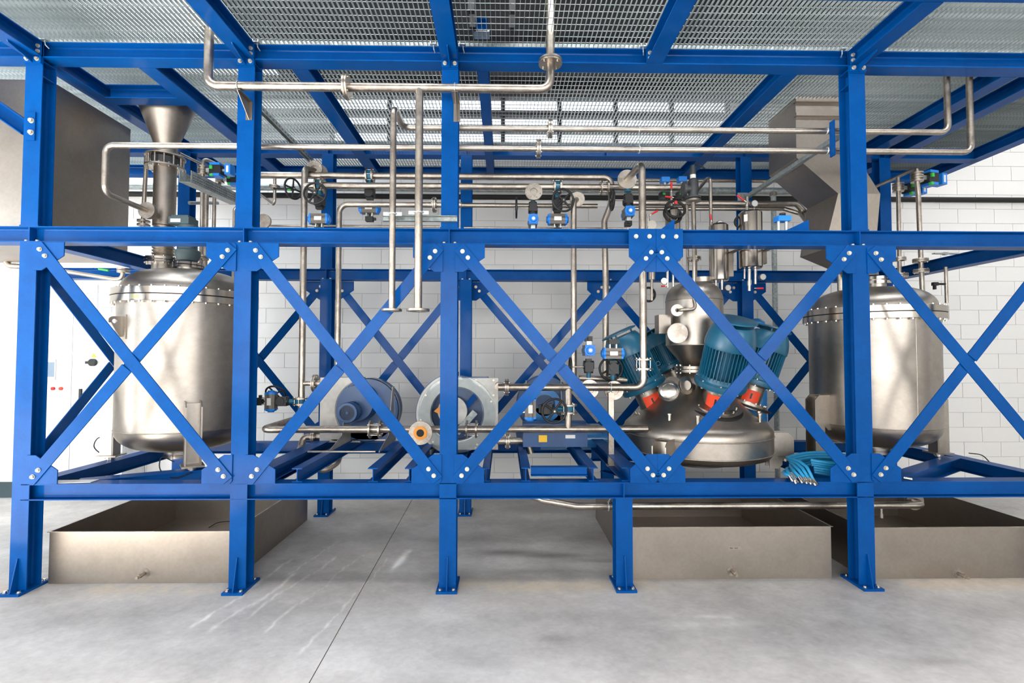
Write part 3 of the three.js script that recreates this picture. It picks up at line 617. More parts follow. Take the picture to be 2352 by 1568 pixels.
function bigTank(label, cx, cz, r, yb, yf0, yf1, yApex, legs, extra) {
  const t = thing('process_tank', label, 'tank', [cx, 0.9, cz]);
  const p = [cx, 0, cz];
  mesh('shell', lathe([[r, yb], [r, yf0]], p, [0, 1, 0], 72), M.tank, t);
  mesh('bottom_head', [lathe(arcPts(r, yb, 0.235, 0.62, 12, -1), p, [0, 1, 0], 72)], M.tank, t);
  mesh('weld_seam', torus([cx, yb, cz], [0, 1, 0], r + 0.001, 0.005, 72), M.steel, t);
  mesh('top_head', lathe(arcPts(r - 0.015, yf1, yApex - yf1, 0.62, 14), p, [0, 1, 0], 72), M.tank, t);
  const mid = (yf0 + yf1) / 2;
  for (const [a, b] of [[yf0, mid - 0.004], [mid + 0.004, yf1]]) mesh('flange', lathe([[r - 0.02, a], [r + 0.053, a], [r + 0.055, a + 0.002], [r + 0.055, b - 0.002], [r + 0.053, b], [r - 0.02, b]], p, [0, 1, 0], 72), M.polished, t);
  mesh('gasket', lathe([[r + 0.046, mid - 0.004], [r + 0.046, mid + 0.004]], p, [0, 1, 0], 64), M.rubber, t);
  stuff(mesh('flange_bolts', boltRing([cx, mid, cz], [0, 1, 0], r + 0.032, 36, 0.013, (yf1 - yf0) / 2), M.chrome, t));
  for (const [a, name] of legs) leg(t, cx, cz, a, r, yb + 0.30, 0.877, 0.17);
  mesh('outlet', [rod([cx + 0.0, yb - 0.30, cz], [cx, yb - 0.2, cz], 0.13, 0.13, 32)], M.tank, t);
  mesh('outlet_flange', [disc([cx, yb - 0.262, cz], [0, 1, 0], 0.19, 0.03, 40), disc([cx, yb - 0.296, cz], [0, 1, 0], 0.19, 0.03, 40)], M.polished, t);
  return t;
}
const T1 = { x: -3.31, z: -1.07, r: 0.6 }, T3 = { x: 3.936, z: -1.07, r: 0.578 };
{
  const t = bigTank('big stainless tank at the left under the cone hopper', T1.x, T1.z, T1.r, 1.21, 2.445, 2.58, 2.82, [[0.93], [3.02], [5.1]]);
  // lifting lug
  const a = 2.02, lx = T1.x + Math.cos(a) * T1.r, lz = T1.z + Math.sin(a) * T1.r, u = new THREE.Vector3(Math.cos(a), 0, Math.sin(a)), n = new THREE.Vector3(-u.z, 0, u.x);
  const s = new THREE.Shape(); s.moveTo(0, -0.11); s.lineTo(0.03, -0.11); s.lineTo(0.10, 0.02); s.absarc(0.075, 0.035, 0.045, -0.4, Math.PI / 2 + 0.2); s.lineTo(0, 0.085); s.closePath();
  const hole = new THREE.Path(); hole.absarc(0.072, 0.035, 0.02, 0, Math.PI * 2, true); s.holes.push(hole);
  const lug = new THREE.ExtrudeGeometry(s, { depth: 0.014, bevelEnabled: false }); lug.applyMatrix4(new THREE.Matrix4().makeBasis(u, UP, n)); lug.translate(lx, 2.22, lz);
  mesh('lifting_lug', lug, M.tank, t);
  mesh('lug_pad', prism([[-0.008, -0.13], [0.006, -0.13], [0.006, 0.10], [-0.008, 0.10]], new THREE.Vector3(lx, 2.22, lz).addScaledVector(n, -0.05), u, [0, 1, 0], n, 0.10), M.tank, t);
  const tx = (() => { const c = document.createElement('canvas'); c.width = 128; c.height = 32; const g = c.getContext('2d'); g.fillStyle = '#bdb6ac'; g.fillRect(0, 0, 128, 32); g.fillStyle = '#c9d42a'; g.font = 'bold 28px sans-serif'; g.fillText('5 E0E', 14, 26); const k = new THREE.CanvasTexture(c); k.colorSpace = THREE.SRGBColorSpace; return k; })();
  const b = baseOf.get(t), o = new THREE.Mesh(new THREE.CylinderGeometry(T1.r + 0.0556, T1.r + 0.0556, 0.05, 12, 1, true, 0.12, 0.22), mat({ map: tx, metalness: 0.9, roughness: 0.25 })); o.name = 'chalk_mark'; o.position.set(T1.x - b[0], 2.48 - b[1], T1.z - b[2]); o.rotation.y = -0.32; t.add(o);
}
{
  const t = bigTank('big stainless tank at the right under the sheet steel chute', T3.x, T3.z, T3.r, 1.235, 2.305, 2.435, 2.665, [[0.02], [3.0], [4.7]]);
  mesh('weld_line', rod([T3.x + 0.0, 1.24, T3.z + T3.r], [T3.x, 2.30, T3.z + T3.r], 0.004, 0.004, 8), M.steel, t);
}
// cone hopper and feed pipe above the left tank
{
  const c = [-3.587, 3.528, -1.07], x = c[0], z = c[2], y = (py) => 1.926 + (818 - py) / 217;
  const t = thing('cone_hopper', 'stainless cone hopper feeding the left tank', 'hopper', [x, y(345), z]);
  mesh('cone', lathe([[0.103, y(352)], [0.105, y(335)], [0.295, y(222)], [0.30, y(214)], [0.31, y(214)], [0.31, y(210)], [0.29, y(210)], [0.285, y(222)], [0.10, y(338)]], [x, 0, z], [0, 1, 0], 56), M.sheet, t);
  mesh('flange', ringPlate([x, y(361), z], [0, 1, 0], 0.185, 0.10, 0.014), M.steel, t);
  mesh('neck', rod([x, y(362), z], [x, y(345), z], 0.103, 0.103, 40), M.tank, t);
  const f = thing('feed_pipe', 'stainless feed pipe between cone hopper and left tank', 'pipe', [x, y(640), z]);
  mesh('pipe', lathe([[0.103, y(520)], [0.103, y(388)]], [x, 0, z], [0, 1, 0], 44), M.sheet, f);
  mesh('flange', ringPlate([x, y(386), z], [0, 1, 0], 0.185, 0.10, 0.018), M.steel, f);
  const dist = []; for (let k = 0; k < 12; k++) { const a = k / 12 * Math.PI * 2; dist.push(rod([x + Math.cos(a) * 0.16, y(386), z + Math.sin(a) * 0.16], [x + Math.cos(a) * 0.16, y(363), z + Math.sin(a) * 0.16], 0.009, 0.009, 8)); }
  stuff(mesh('spacer_studs', dist, M.steel, f));
  mesh('valve_disc', rod([x, y(384), z], [x, y(364), z], 0.13, 0.13, 36), M.ironGray, f);
  stuff(mesh('flange_bolts', boltRing([x, y(386), z], [0, 1, 0], 0.165, 12, 0.012, 0.012), M.chrome, f));
  const bel = []; for (let k = 0; k <= 22; k++) bel.push([0.088 + (k & 1 ? 0.016 : 0), y(595) + (y(518) - y(595)) * k / 22]);
  mesh('bellows', lathe(bel, [x, 0, z], [0, 1, 0], 40), M.steel, f);
  for (const py of [597, 604]) mesh('flange', disc([x, y(py), z], [0, 1, 0], 0.165, 0.026, 44), M.polished, f);
  stuff(mesh('flange_bolts', boltRing([x, y(600.5), z], [0, 1, 0], 0.145, 10, 0.012, 0.03), M.chrome, f));
  mesh('nozzle', rod([x, 2.66, z], [x, y(606), z], 0.103, 0.103, 40), M.tank, f);
  mesh('branch', rod([x, 3.374, z], [x + 0.0, 3.374, -0.80], 0.03, 0.03, 20), M.tank, f);
}
// dished vessel with its column
const T2 = { x: 2.0, z: -1.0 };
{
  const p = [T2.x, 0, T2.z], t = thing('mixing_vessel', 'low wide dished stainless vessel carrying the teal motors', 'vessel', [T2.x, 0.88, T2.z]);
  mesh('cone_top', lathe([[0.73, 1.15], [0.732, 1.19], [0.715, 1.235], [0.675, 1.275], [0.61, 1.305], [0.50, 1.40], [0.30, 1.60], [0.15, 1.745], [0.14, 1.77]], p, [0, 1, 0], 80), M.tank, t);
  mesh('shell', lathe([[0.73, 0.99], [0.73, 1.15]], p, [0, 1, 0], 80), M.tank, t);
  mesh('bottom_head', lathe([[0, 0.885], [0.45, 0.895], [0.62, 0.915], [0.70, 0.945], [0.73, 0.99]], p, [0, 1, 0], 80), M.tank, t);
  for (const y of [0.995, 1.152]) mesh('weld_seam', torus([T2.x, y, T2.z], [0, 1, 0], 0.732, 0.006, 80), M.steel, t);
  mesh('outlet_flange', [disc([T2.x - 0.02, 0.872, T2.z + 0.1], [0, 1, 0], 0.30, 0.03, 48)], M.ironGray, t);
  for (const a of [0.18, 2.28, 4.6]) leg(t, T2.x, T2.z, a, 0.73, 1.17, 0.877, 0.20);
    const studs = []; for (const [a, r] of [[1.9, 0.6], [1.55, 0.55], [2.35, 0.58], [0.35, 0.6], [0.7, 0.62]]) { const x = T2.x + Math.cos(a) * r, z = T2.z + Math.sin(a) * r; studs.push(rod([x, 1.30, z], [x, 1.37, z], 0.016), rod([x, 1.37, z], [x, 1.385, z], 0.024, 0.024, 6)); }
  stuff(mesh('sockets', studs, M.steel, t));
  const k = thing('vessel_column', 'upright stainless column with cone bottom on the dished vessel', 'vessel', [T2.x, 1.77, T2.z]);
  mesh('shell', lathe([[0.288, 2.05], [0.288, 2.515]], p, [0, 1, 0], 60), M.tank, k);
  mesh('cone', lathe([[0.12, 1.835], [0.288, 2.05]], p, [0, 1, 0], 60), M.tank, k);
  mesh('top_head', lathe(arcPts(0.288, 2.515, 0.20, 0.62, 12), p, [0, 1, 0], 60), M.tank, k);
  for (const y of [2.05, 2.515]) mesh('weld_seam', torus([T2.x, y, T2.z], [0, 1, 0], 0.288, 0.005, 60), M.steel, k);
  for (const y of [1.785, 1.82]) mesh('flange', disc([T2.x, y, T2.z], [0, 1, 0], 0.20, 0.028, 44), M.steel, k);
  stuff(mesh('flange_bolts', boltRing([T2.x, 1.803, T2.z], [0, 1, 0], 0.175, 10, 0.013, 0.032), M.chrome, k));
  mesh('top_flange', disc([T2.x + 0.08, 2.735, T2.z], [0, 1, 0], 0.12, 0.05, 36), M.steel, k);
  // inspection blind flange facing the camera and the small nozzle above it
  const f1 = [1.704, 2.163, -0.7];
  mesh('inspection_cover', disc([f1[0], f1[1], -0.665], [-0.12, 0, 1], 0.098, 0.03, 44), M.steel, k);
  mesh('nozzle', rod([f1[0] + 0.02, f1[1], -0.80], [f1[0], f1[1], -0.66], 0.07, 0.07, 32), M.tank, k);
  stuff(mesh('cover_bolts', boltRing([f1[0], f1[1], -0.665], [-0.12, 0, 1], 0.072, 4, 0.012, 0.015), M.chrome, k));
  const f2 = [1.713, 2.39, -0.72];
  mesh('nozzle_flange', ringPlate([f2[0], f2[1], -0.69], [-0.3, 0, 1], 0.06, 0.02, 0.022), M.steel, k);
  mesh('vent_pipe', tube([[f2[0] + 0.05, f2[1], -0.8], [f2[0], f2[1], -0.66], [f2[0] + 0.16, f2[1] + 0.005, -0.62], [1.87, 2.483, -0.66], [1.876, 3.044, -0.66]], 0.0165, 0.05, 16), M.steel, k);
  const bb = [1.619, 2.259, -0.85];
  mesh('terminal_box', bx(0.12, 0.19, 0.14, bb[0], bb[1], bb[2]), M.sheet, k);
}
// teal motors
function motor(label, base, topP, s = 1, roll = 0, guardAng = 2.4) {
  const a = V(base), d = V(topP).clone().sub(a).normalize(), q = quatTo(d);
  const t = thing('electric_motor', label, 'motor', base);
  const at = (h, ang = 0, r = 0) => new THREE.Vector3(Math.cos(ang) * r, h, Math.sin(ang) * r).applyQuaternion(q).add(a);
  const L = (pts, seg = 48) => lathe(pts.map(([r, h]) => [r * s, h * s]), a, d, seg);
  mesh('mounting_ring', L([[0.10, -0.03], [0.215, -0.03], [0.215, 0.0], [0.20, 0.0], [0.20, 0.03], [0.10, 0.03]]), M.steel, t);
  mesh('rubber_collar', L([[0.10, -0.02], [0.25, -0.02], [0.25, 0.003], [0.21, 0.003]]), M.rubber, t);
  stuff(mesh('ring_bolts', boltRing(at(0.01), d, 0.185 * s, 10, 0.012, 0.022), M.chrome, t));
  mesh('lantern', L([[0.125, 0.0], [0.125, 0.21], [0.17, 0.225]]), M.steel, t);
  const guard = new THREE.CylinderGeometry(0.129 * s, 0.129 * s, 0.125 * s, 20, 1, true, guardAng, 1.35); guard.translate(0, 0.10 * s, 0); guard.applyQuaternion(q); guard.translate(a.x, a.y, a.z);
  const gd = mesh('guard', guard, M.orange, t); gd.material.side = THREE.DoubleSide;
  const slot = new THREE.CylinderGeometry(0.1305 * s, 0.1305 * s, 0.06 * s, 4, 1, true, guardAng + 0.6, 0.13); slot.translate(0, 0.10 * s, 0); slot.applyQuaternion(q); slot.translate(a.x, a.y, a.z);
  mesh('guard_slot', slot, M.black, gd);
  mesh('motor_flange', L([[0.12, 0.225], [0.225, 0.225], [0.23, 0.235], [0.23, 0.275], [0.205, 0.29], [0.195, 0.33]]), M.teal, t);
  stuff(mesh('motor_bolts', boltRing(at(0.25 * s), d, 0.212 * s, 8, 0.012, 0.028), M.chrome, t));
  mesh('stator', L([[0.165, 0.29], [0.165, 0.62]]), M.teal, t);
  const fins = [];
  for (let k = 0; k < 40; k++) { const an = k / 40 * Math.PI * 2, g = new THREE.BoxGeometry(0.055 * s, 0.31 * s, 0.007 * s); g.translate(0.178 * s, 0.465 * s, 0); g.rotateY(an); g.applyQuaternion(q); g.translate(a.x, a.y, a.z); fins.push(g); }
  stuff(mesh('cooling_fins', fins, M.teal, t));
  mesh('fan_cowl', L([[0.21, 0.60], [0.214, 0.61], [0.212, 0.66], [0.200, 0.72], [0.178, 0.78], [0.160, 0.805], [0, 0.805]]), M.teal, t);
  mesh('rain_cover', L([[0, 0.838], [0.178, 0.838], [0.184, 0.843], [0.184, 0.852], [0.14, 0.862], [0, 0.866]]), M.teal, t);
  mesh('cover_stay', [0, 1, 2].map((k) => rod(at(0.79 * s, k * 2.1, 0.13 * s), at(0.85 * s, k * 2.1, 0.13 * s), 0.01)), M.teal, t);
  mesh('lifting_eye', torus(at(0.40 * s, guardAng + 0.9, 0.225 * s), new THREE.Vector3(Math.sin(guardAng + 0.9), 0, -Math.cos(guardAng + 0.9)).applyQuaternion(q), 0.02 * s, 0.006 * s, 20), M.teal, t);
  return t;
}
motor('big teal motor in front, leaning towards the camera', [2.06, 1.437, -0.66], [2.138, 2.345, -0.32], 1.05, 0, -1.15);
motor('teal motor leaning left beside the column', [1.604, 1.379, -1.1], [1.171, 2.309, -1.12], 1.05, 0, -0.75);
motor('teal motor leaning right behind the crossing braces', [2.601, 1.423, -1.12], [2.891, 2.321, -1.04], 1.0, 0, -1.0);
motor('dark teal motor behind the column, mostly hidden', [2.007, 1.604, -1.45], [1.748, 2.3, -1.7], 0.82, 0, 0.4);
// sight glass assembly on the cone between the motors
{
  const c = [1.637, 1.652, -0.62], t = thing('sight_glass', 'round chrome sight glass on the cone left of the big motor', 'sight glass', c);
  const d = [-0.25, 0.25, 0.9];
  mesh('body', [disc(c, d, 0.085, 0.05, 40)], M.polished, t);
  const c2 = [1.572, 1.602, -0.54];
  mesh('lamp_head', lathe([[0.10, -0.02], [0.10, 0.02], [0.085, 0.045], [0.05, 0.06], [0, 0.062]], c2, d, 36), M.chrome, t);
  mesh('cable_coil', [0, 1, 2, 3].map((k) => torus([c2[0], c2[1], c2[2] + 0.012 * k], d, 0.088 - k * 0.004, 0.004, 36)), M.zinc, t);
  const c3 = [1.757, 1.653, -0.6];
  mesh('nozzle_flange', ringPlate(c3, [0.5, 0.15, 0.85], 0.088, 0.045, 0.024), M.steel, t);
  mesh('nozzle', rod([c3[0] + 0.0, c3[1], c3[2]], [T2.x - 0.05, c3[1] - 0.05, T2.z + 0.1], 0.05, 0.05, 24), M.tank, t);
}
// sheet steel chute above the right tank
{
  const t = thing('sheet_chute', 'angular sheet steel chute above the right tank', 'chute', [3.6, 2.7, -1.0]);
  const loop = (y, x0, x1, z0, z1) => [[x0, y, z0], [x1, y, z0], [x1, y, z1], [x0, y, z1]];
  const zF = -0.78, zB = -1.3;
  const A = loop(4.60, 2.985, 3.62, zF, zB), B = loop(3.966, 2.985, 3.62, zF, zB), C = loop(3.597, 3.409, 3.845, zF, zB), E = loop(3.04, 3.297, 3.828, -0.84, -1.26), D = loop(2.79, 3.72, 3.92, -0.92, -1.1);
  const quad = (a, b, c, d) => { const g = new THREE.BufferGeometry(); g.setAttribute('position', new THREE.Float32BufferAttribute([...a, ...b, ...c, ...a, ...c, ...d], 3)); g.computeVertexNormals(); return g; };
  const names = ['front_sheet', 'side_sheet', 'rear_sheet', 'side_sheet'];
  for (const [P, Q] of [[A, B], [B, C], [C, E], [E, D]]) for (let k = 0; k < 4; k++) { const n = (k + 1) % 4; mesh(names[k], quad(Q[k], Q[n], P[n], P[k]), M.sheet, t); }
  for (const y of [4.545, 4.40]) mesh('angle_rim', [bx(0.66, 0.03, 0.05, 3.3, y, zF + 0.012)], M.sheet, t);
}
// stainless box left of the frame
{
  const t = thing('stainless_cabin', 'tall stainless sheet box behind the leftmost column', 'box', [-4.9, 2.9, -0.75]);
  mesh('front_sheet', bx(1.7, 1.46, 0.004, -4.93, 3.67, -0.26), M.sheet, t);
  mesh('side_sheet', bx(0.004, 1.46, 0.96, -4.078, 3.67, -0.742), M.sheet, t);
  mesh('rear_sheet', bx(1.7, 1.46, 0.004, -4.93, 3.67, -1.224), M.sheet, t);
  mesh('side_sheet', bx(0.004, 1.46, 0.96, -5.782, 3.67, -0.742), M.sheet, t);
  mesh('bottom_sheet', bx(1.7, 0.004, 0.96, -4.93, 2.938, -0.742), M.sheet, t);
  mesh('top_sheet', bx(1.7, 0.004, 0.96, -4.93, 4.402, -0.742), M.sheet, t);
}

// ================================================================ pipework
function pipe(label, pts, r, o = {}) {
  const base = pts[0];
  const t = thing(o.name ?? 'steel_pipe', label, 'pipe', base);
  mesh('pipe', tube(pts, r, o.bend ?? Math.max(0.05, r * 2.2), 22), o.m ?? M.steel, t);
  for (const b of o.branches ?? []) mesh('branch', tube(b.pts, b.r ?? r, 0.06, 20), M.steel, t);
  for (const [p, d, R, n, gap] of o.flanges ?? []) flangePair(t, p, d, R, n ?? 4, gap);
  for (const [p, d, R, th, hole] of o.ends ?? []) mesh('end_flange', hole ? ringPlate(p, d, R, hole, th ?? 0.018) : disc(p, d, R, th ?? 0.018, 36), M.steel, t);
  return t;
}
const X = [1, 0, 0], Y = [0, 1, 0], Z = [0, 0, 1];
// high pipe in front of the frame with the drop to the right of the middle
{
  const z = 0.17, y = 4.126, xl = -2.408, xr = 0.378, xd = -0.694, yd = 2.303;
  const t = pipe('high stainless pipe running in front of the upper columns, with a drop', [[xl, 5.0, z], [xl, y, z], [xr, y, z], [xr, 5.0, z]], 0.035, { bend: 0.085, flanges: [[[-1.285, y, z], X, 0.098], [[xr, 4.351, z], Y, 0.096]], branches: [{ pts: [[xd, y, z], [xd, yd, z]], r: 0.032 }], ends: [[[xd, yd, z], Y, 0.092, 0.02, 0.028]] });
  for (const [xb, px] of [[FX[1], 0], [FX[2] + 0.03, 1]]) {
    mesh('bracket', [bx(0.055, 0.16, 0.005, xb + 0.03, y - 0.12, 0.0035), bx(0.055, 0.005, 0.20, xb + 0.03, y - 0.043, 0.10)], M.sheet, t);
    mesh('bracket_rib', prism([[0.004, -0.2], [0.006, -0.2], [0.2, -0.045], [0.004, -0.045]], [xb + 0.03, y, 0], Z, Y, X, 0.005), M.sheet, t);
    mesh('u_bolt', torus([xb + 0.03, y, z], X, 0.039, 0.004, 28), M.zinc, t);
  }
}
// thin pipe that drops beside it, then runs right behind the columns
{
  const z0 = 0.13, z1 = -0.24, x = -0.914, y = 3.988, yb = 2.306, xr = 4.066;
  const t = pipe('thin stainless pipe with a left drop, upper of the two long runs', [[x, yb, z0], [x, y, z0], [x, y, z1], [xr, y, z1], [xr, 5.0, z1]], 0.026, { bend: 0.075, flanges: [[[0.412, y, z1], X, 0.082]], ends: [[[x, yb, z0], Y, 0.082, 0.018, 0.022]] });
  const y2 = 3.805, xl = -3.545, xr2 = 4.275, yn = 3.374, xn = -3.542;
  const p = pipe('thin stainless pipe from the left feed pipe, lower of the two long runs', [[xn, yn, -0.80], [xl + 0.0, yn, z1], [xl, y2, z1], [xr2, y2, z1], [xr2, 5.0, z1]], 0.026, { bend: 0.07, flanges: [[[0.309, y2, z1], X, 0.082]], ends: [[[xn, yn, -0.755], Z, 0.082, 0.02], [[xn, yn, -0.778], Z, 0.082, 0.02]] });
  for (const px of [1.222]) mesh('clamp', [torus([px, y2, z1], X, 0.03, 0.006, 24), torus([px, y, z1], X, 0.03, 0.006, 24), rod([px, y2, z1], [px, y, z1], 0.005)], M.zinc, p);
  const cx = FX[3] - 0.095;
  mesh('clamp_plate', bx(0.012, 0.32, 0.06, cx, (y + y2) / 2, z1 + 0.05), M.blue, p);
  mesh('clamp', [torus([cx - 0.02, y2, z1], X, 0.03, 0.006, 24), torus([cx - 0.02, y, z1], X, 0.03, 0.006, 24)], M.zinc, p);
  // slotted rail with the two clamps on the drops
  const yr = 3.085, r = thing('slotted_rail', 'galvanized slotted rail clamping the two drop pipes', 'rail', [-0.8, yr, 0.05]);
  const x0 = -1.018, x1 = -0.396;
  mesh('channel', [bx(x1 - x0, 0.045, 0.003, (x0 + x1) / 2, yr, 0.014), bx(x1 - x0, 0.003, 0.04, (x0 + x1) / 2, yr + 0.021, 0.034), bx(x1 - x0, 0.003, 0.04, (x0 + x1) / 2, yr - 0.021, 0.034)], M.galv, r);
  const xd = -0.694;
  for (const [cxx, zz, rr] of [[x, 0.13, 0.031], [xd, 0.17, 0.037]]) mesh('pipe_clamp', [torus([cxx, yr + 0.01, zz], Y, rr, 0.008, 28), bx(0.05, 0.03, 0.008, cxx - rr - 0.02, yr + 0.01, zz), bx(0.05, 0.03, 0.008, cxx + rr + 0.02, yr + 0.01, zz), rod([cxx, yr, 0.054], [cxx, yr, zz - rr], 0.006)], M.zinc, r);
}
// rear manifold: two headers
{
  const z = -1.60, y = 4.048, x0 = -2.917, x1 = 1.265;
  pipe('upper stainless header behind the valves, bending down at its right end', [[x0, y, z], [x1, y, z], [x1, 3.744, z], [1.18, 3.526, z], [1.193, 2.845, z], [1.187, 1.681, z]], 0.036, { bend: 0.09, flanges: [[[-1.574, y, z], X, 0.085, 6, 0.05]] });
  const ze = -1.52, ye = 3.901;
  const xv = -2.304, yTop = 4.123, yj = 1.238;
  const zl = -0.63, yl = yj, xe = 1.40;
  const t = pipe('stainless header ending at the dark safety valve, lower of the pair', [[xv, ye, ze], [2.146, ye, ze]], 0.037, { flanges: [[[-2.127, ye, ze], X, 0.092, 6, 0.055], [[0.617, ye, ze], X, 0.092, 6, 0.055], [[1.166, ye, ze], X, 0.085, 6, 0.06]] });
  pipe('tall upright stainless pipe left of the left blower', [[xv + 0.14, yTop + 0.01, -1.80], [xv + 0.03, yTop, ze - 0.12], [xv, yTop - 0.02, ze], [xv, yj + 0.0, ze], [xv, yj, ze + 0.2]], 0.036, { bend: 0.09, flanges: [[[xv, 1.421, ze], Y, 0.092, 6, 0.05]], branches: [{ pts: [[xv, 1.623, ze], [-2.047, 1.623, ze]], r: 0.026 }], ends: [[[xv + 0.10, yTop, -1.70], [0.6, 0, 1], 0.098, 0.024]] });
  const y1 = 1.231;
  const low = pipe('long low stainless pipe running to the dished vessel', [[xv, yj, ze + 0.2], [xv, y1, zl], [1.39, y1, zl]], 0.034, { bend: 0.075, flanges: [[[-1.234, y1, zl], X, 0.085, 4, 0.075], [[-0.311, y1, zl], X, 0.085, 4, 0.075]] });
  // open nozzle facing the camera
  const n = [-0.762, 1.246, -0.4];
  mesh('branch', rod([n[0], y1, zl], [n[0], y1, -0.41], 0.03), M.steel, low);
  mesh('open_flange', ringPlate([n[0], y1, -0.40], Z, 0.108, 0.030, 0.02), M.steel, low);
  mesh('orange_lining', ringPlate([n[0], y1, -0.387], Z, 0.062, 0.036, 0.006), M.amber, low);
  mesh('bore', disc([n[0], y1, -0.392], Z, 0.034, 0.006, 28), M.rubber, low);
  // middle line with the tee to the low pipe
  const ym = 1.634, xm0 = -0.056, xm1 = 1.357, yt = 3.829;
  const mid = pipe('stainless riser in front of the motors joined to the round blower', [[xm0, ym, zl], [xm1, ym, zl], [xm1, yt, zl], [1.351, 3.88, -1.2]], 0.035, { bend: 0.09, flanges: [[[0.028, ym, zl], X, 0.082, 4], [[xm1, 1.858, zl], Y, 0.092, 4, 0.075], [[0.622, 1.428, zl], Y, 0.085, 4, 0.055]], branches: [{ pts: [[0.623, ym, zl], [0.623, y1, zl]], r: 0.033 }], ends: [[[1.351, 3.88, -1.2], [0, 0, 1], 0.105, 0.026], [[1.363, 3.894, -1.25], [0, 0, 1], 0.105, 0.026]] });
  const sp = 1.035, post = thing('pipe_support', 'square stainless post holding the middle pipe by a clamp', 'support', [sp, YL, zl]);
  mesh('post', bx(0.05, ym - 0.05 - 0.89, 0.05, sp, (ym - 0.05 + 0.89) / 2, zl), M.steel, post);
  mesh('foot_plate', bx(0.08, 0.012, 0.08, sp, 0.884, zl), M.steel, post);
  mesh('clamp', [torus([sp, ym, zl], X, 0.041, 0.006, 26), rod([sp, ym - 0.06, zl], [sp, ym - 0.04, zl], 0.01)], M.zinc, post);
}
// other uprights and runs behind
{
  const z = -1.45, yF = 3.661, xa = -1.878;
  pipe('stainless pipe with a wide bend, upright left of the middle column', [[xa, 1.627, z], [xa, yF, z], [-0.489, yF, z]], 0.031, { bend: 0.1, flanges: [[[-0.797, yF, z], X, 0.085, 6]] });
  pipe('stainless pipe clamped to the rear column, running right behind the valves', [[-0.541, 3.809, -1.93], [1.162, 3.809, -1.93]], 0.030, {});
  const xb = 0.79;
  pipe('upright stainless pipe with a flange at its top, right of the middle', [[xb + 0.06, 3.749, -1.62], [xb + 0.05, 3.749, -1.5], [xb, 3.698, -1.40], [0.787, 1.582, -1.40]], 0.033, { bend: 0.07, ends: [[[xb + 0.055, 3.749, -1.49], [0, 0, 1], 0.085, 0.03]] });
  // long low runs at the wall side, part seen between the valves
  pipe('stainless pipe running right behind the safety valve to the chute', [[1.5, 3.809, -1.8], [3.595, 3.811, -1.8], [3.702, 3.693, -1.8], [3.42, 3.42, -1.24]], 0.034, {});
  pipe('second stainless pipe just below, running right to the chute', [[1.525, 3.769, -1.9], [3.49, 3.781, -1.9], [3.642, 3.689, -1.8], [3.42, 3.36, -1.24]], 0.026, {});
  pipe('thin stainless pipe just above the middle beam, left half', [[-2.894, 3.544, -1.945], [-0.801, 3.544, -1.945]], 0.014, { ends: [[[-2.841, 3.525, -1.68], Z, 0.085, 0.03]] });
  pipe('thin stainless pipe just above the middle beam, right half', [[-0.498, 3.531, -1.945], [1.535, 3.531, -1.945]], 0.014, {});
  pipe('thin stainless pipe under the rear upper beam, far right', [[1.694, 4.204, -2.115], [3.705, 4.204, -2.115]], 0.022, {});
  // under the lower beam
  const zu = -0.42, yu = 0.555;
  pipe('stainless pipe slung under the lower beam on the right', [[0.095, 0.699, -0.55], [0.358, 0.59, -0.5], [0.673, yu, zu], [3.909, yu, zu], [3.933, yu, zu - 0.22]], 0.032, { bend: 0.08, ends: [[[3.933, yu, zu - 0.14], Z, 0.085, 0.03]] });
  const hx = 0.962, hang = thing('pipe_hanger', 'zinc hanger ring left of the short column under the beam', 'hanger', [hx, yu, zu]);
  mesh('ring', torus([hx, yu, zu], X, 0.038, 0.006, 26), M.zinc, hang); mesh('rod', rod([hx, yu + 0.038, zu], [hx, YL - HB, zu + 0.25], 0.006), M.zinc, hang);
  const drop = [3.506, 0.534, -0.42]; single('drain_valve', [rod([drop[0], yu - 0.03, zu], [drop[0], yu - 0.075, zu], 0.012), rod([drop[0], yu - 0.075, zu], [drop[0], yu - 0.115, zu], 0.018, 0.018, 8)], M.steel, 'tiny drain fitting under the low pipe right of the right column', 'fitting', [drop[0], yu - 0.115, zu]);
  // along the wall
  pipe('galvanized pipe along the back wall', [[-5.6, 4.391, -3.02], [4.531, 4.391, -3.02]], 0.045, { m: M.galv, name: 'wall_pipe' });
  pipe('black cable bundle along the back wall', [[-5.6, 4.31, -3.105], [-1.012, 4.307 - 0.01, -3.105], [9.0, 4.304, -3.105]], 0.038, { m: M.rubber, name: 'cable_bundle' });
  const gx = 3.835; pipe('grey upright conduit right of the filter with red lever', [[gx, 4.285, -2.75], [gx, 0.0, -2.75]], 0.035, { m: M.galv, name: 'conduit', ends: [[[gx, 4.247, -2.75], Y, 0.048, 0.05]] });
}
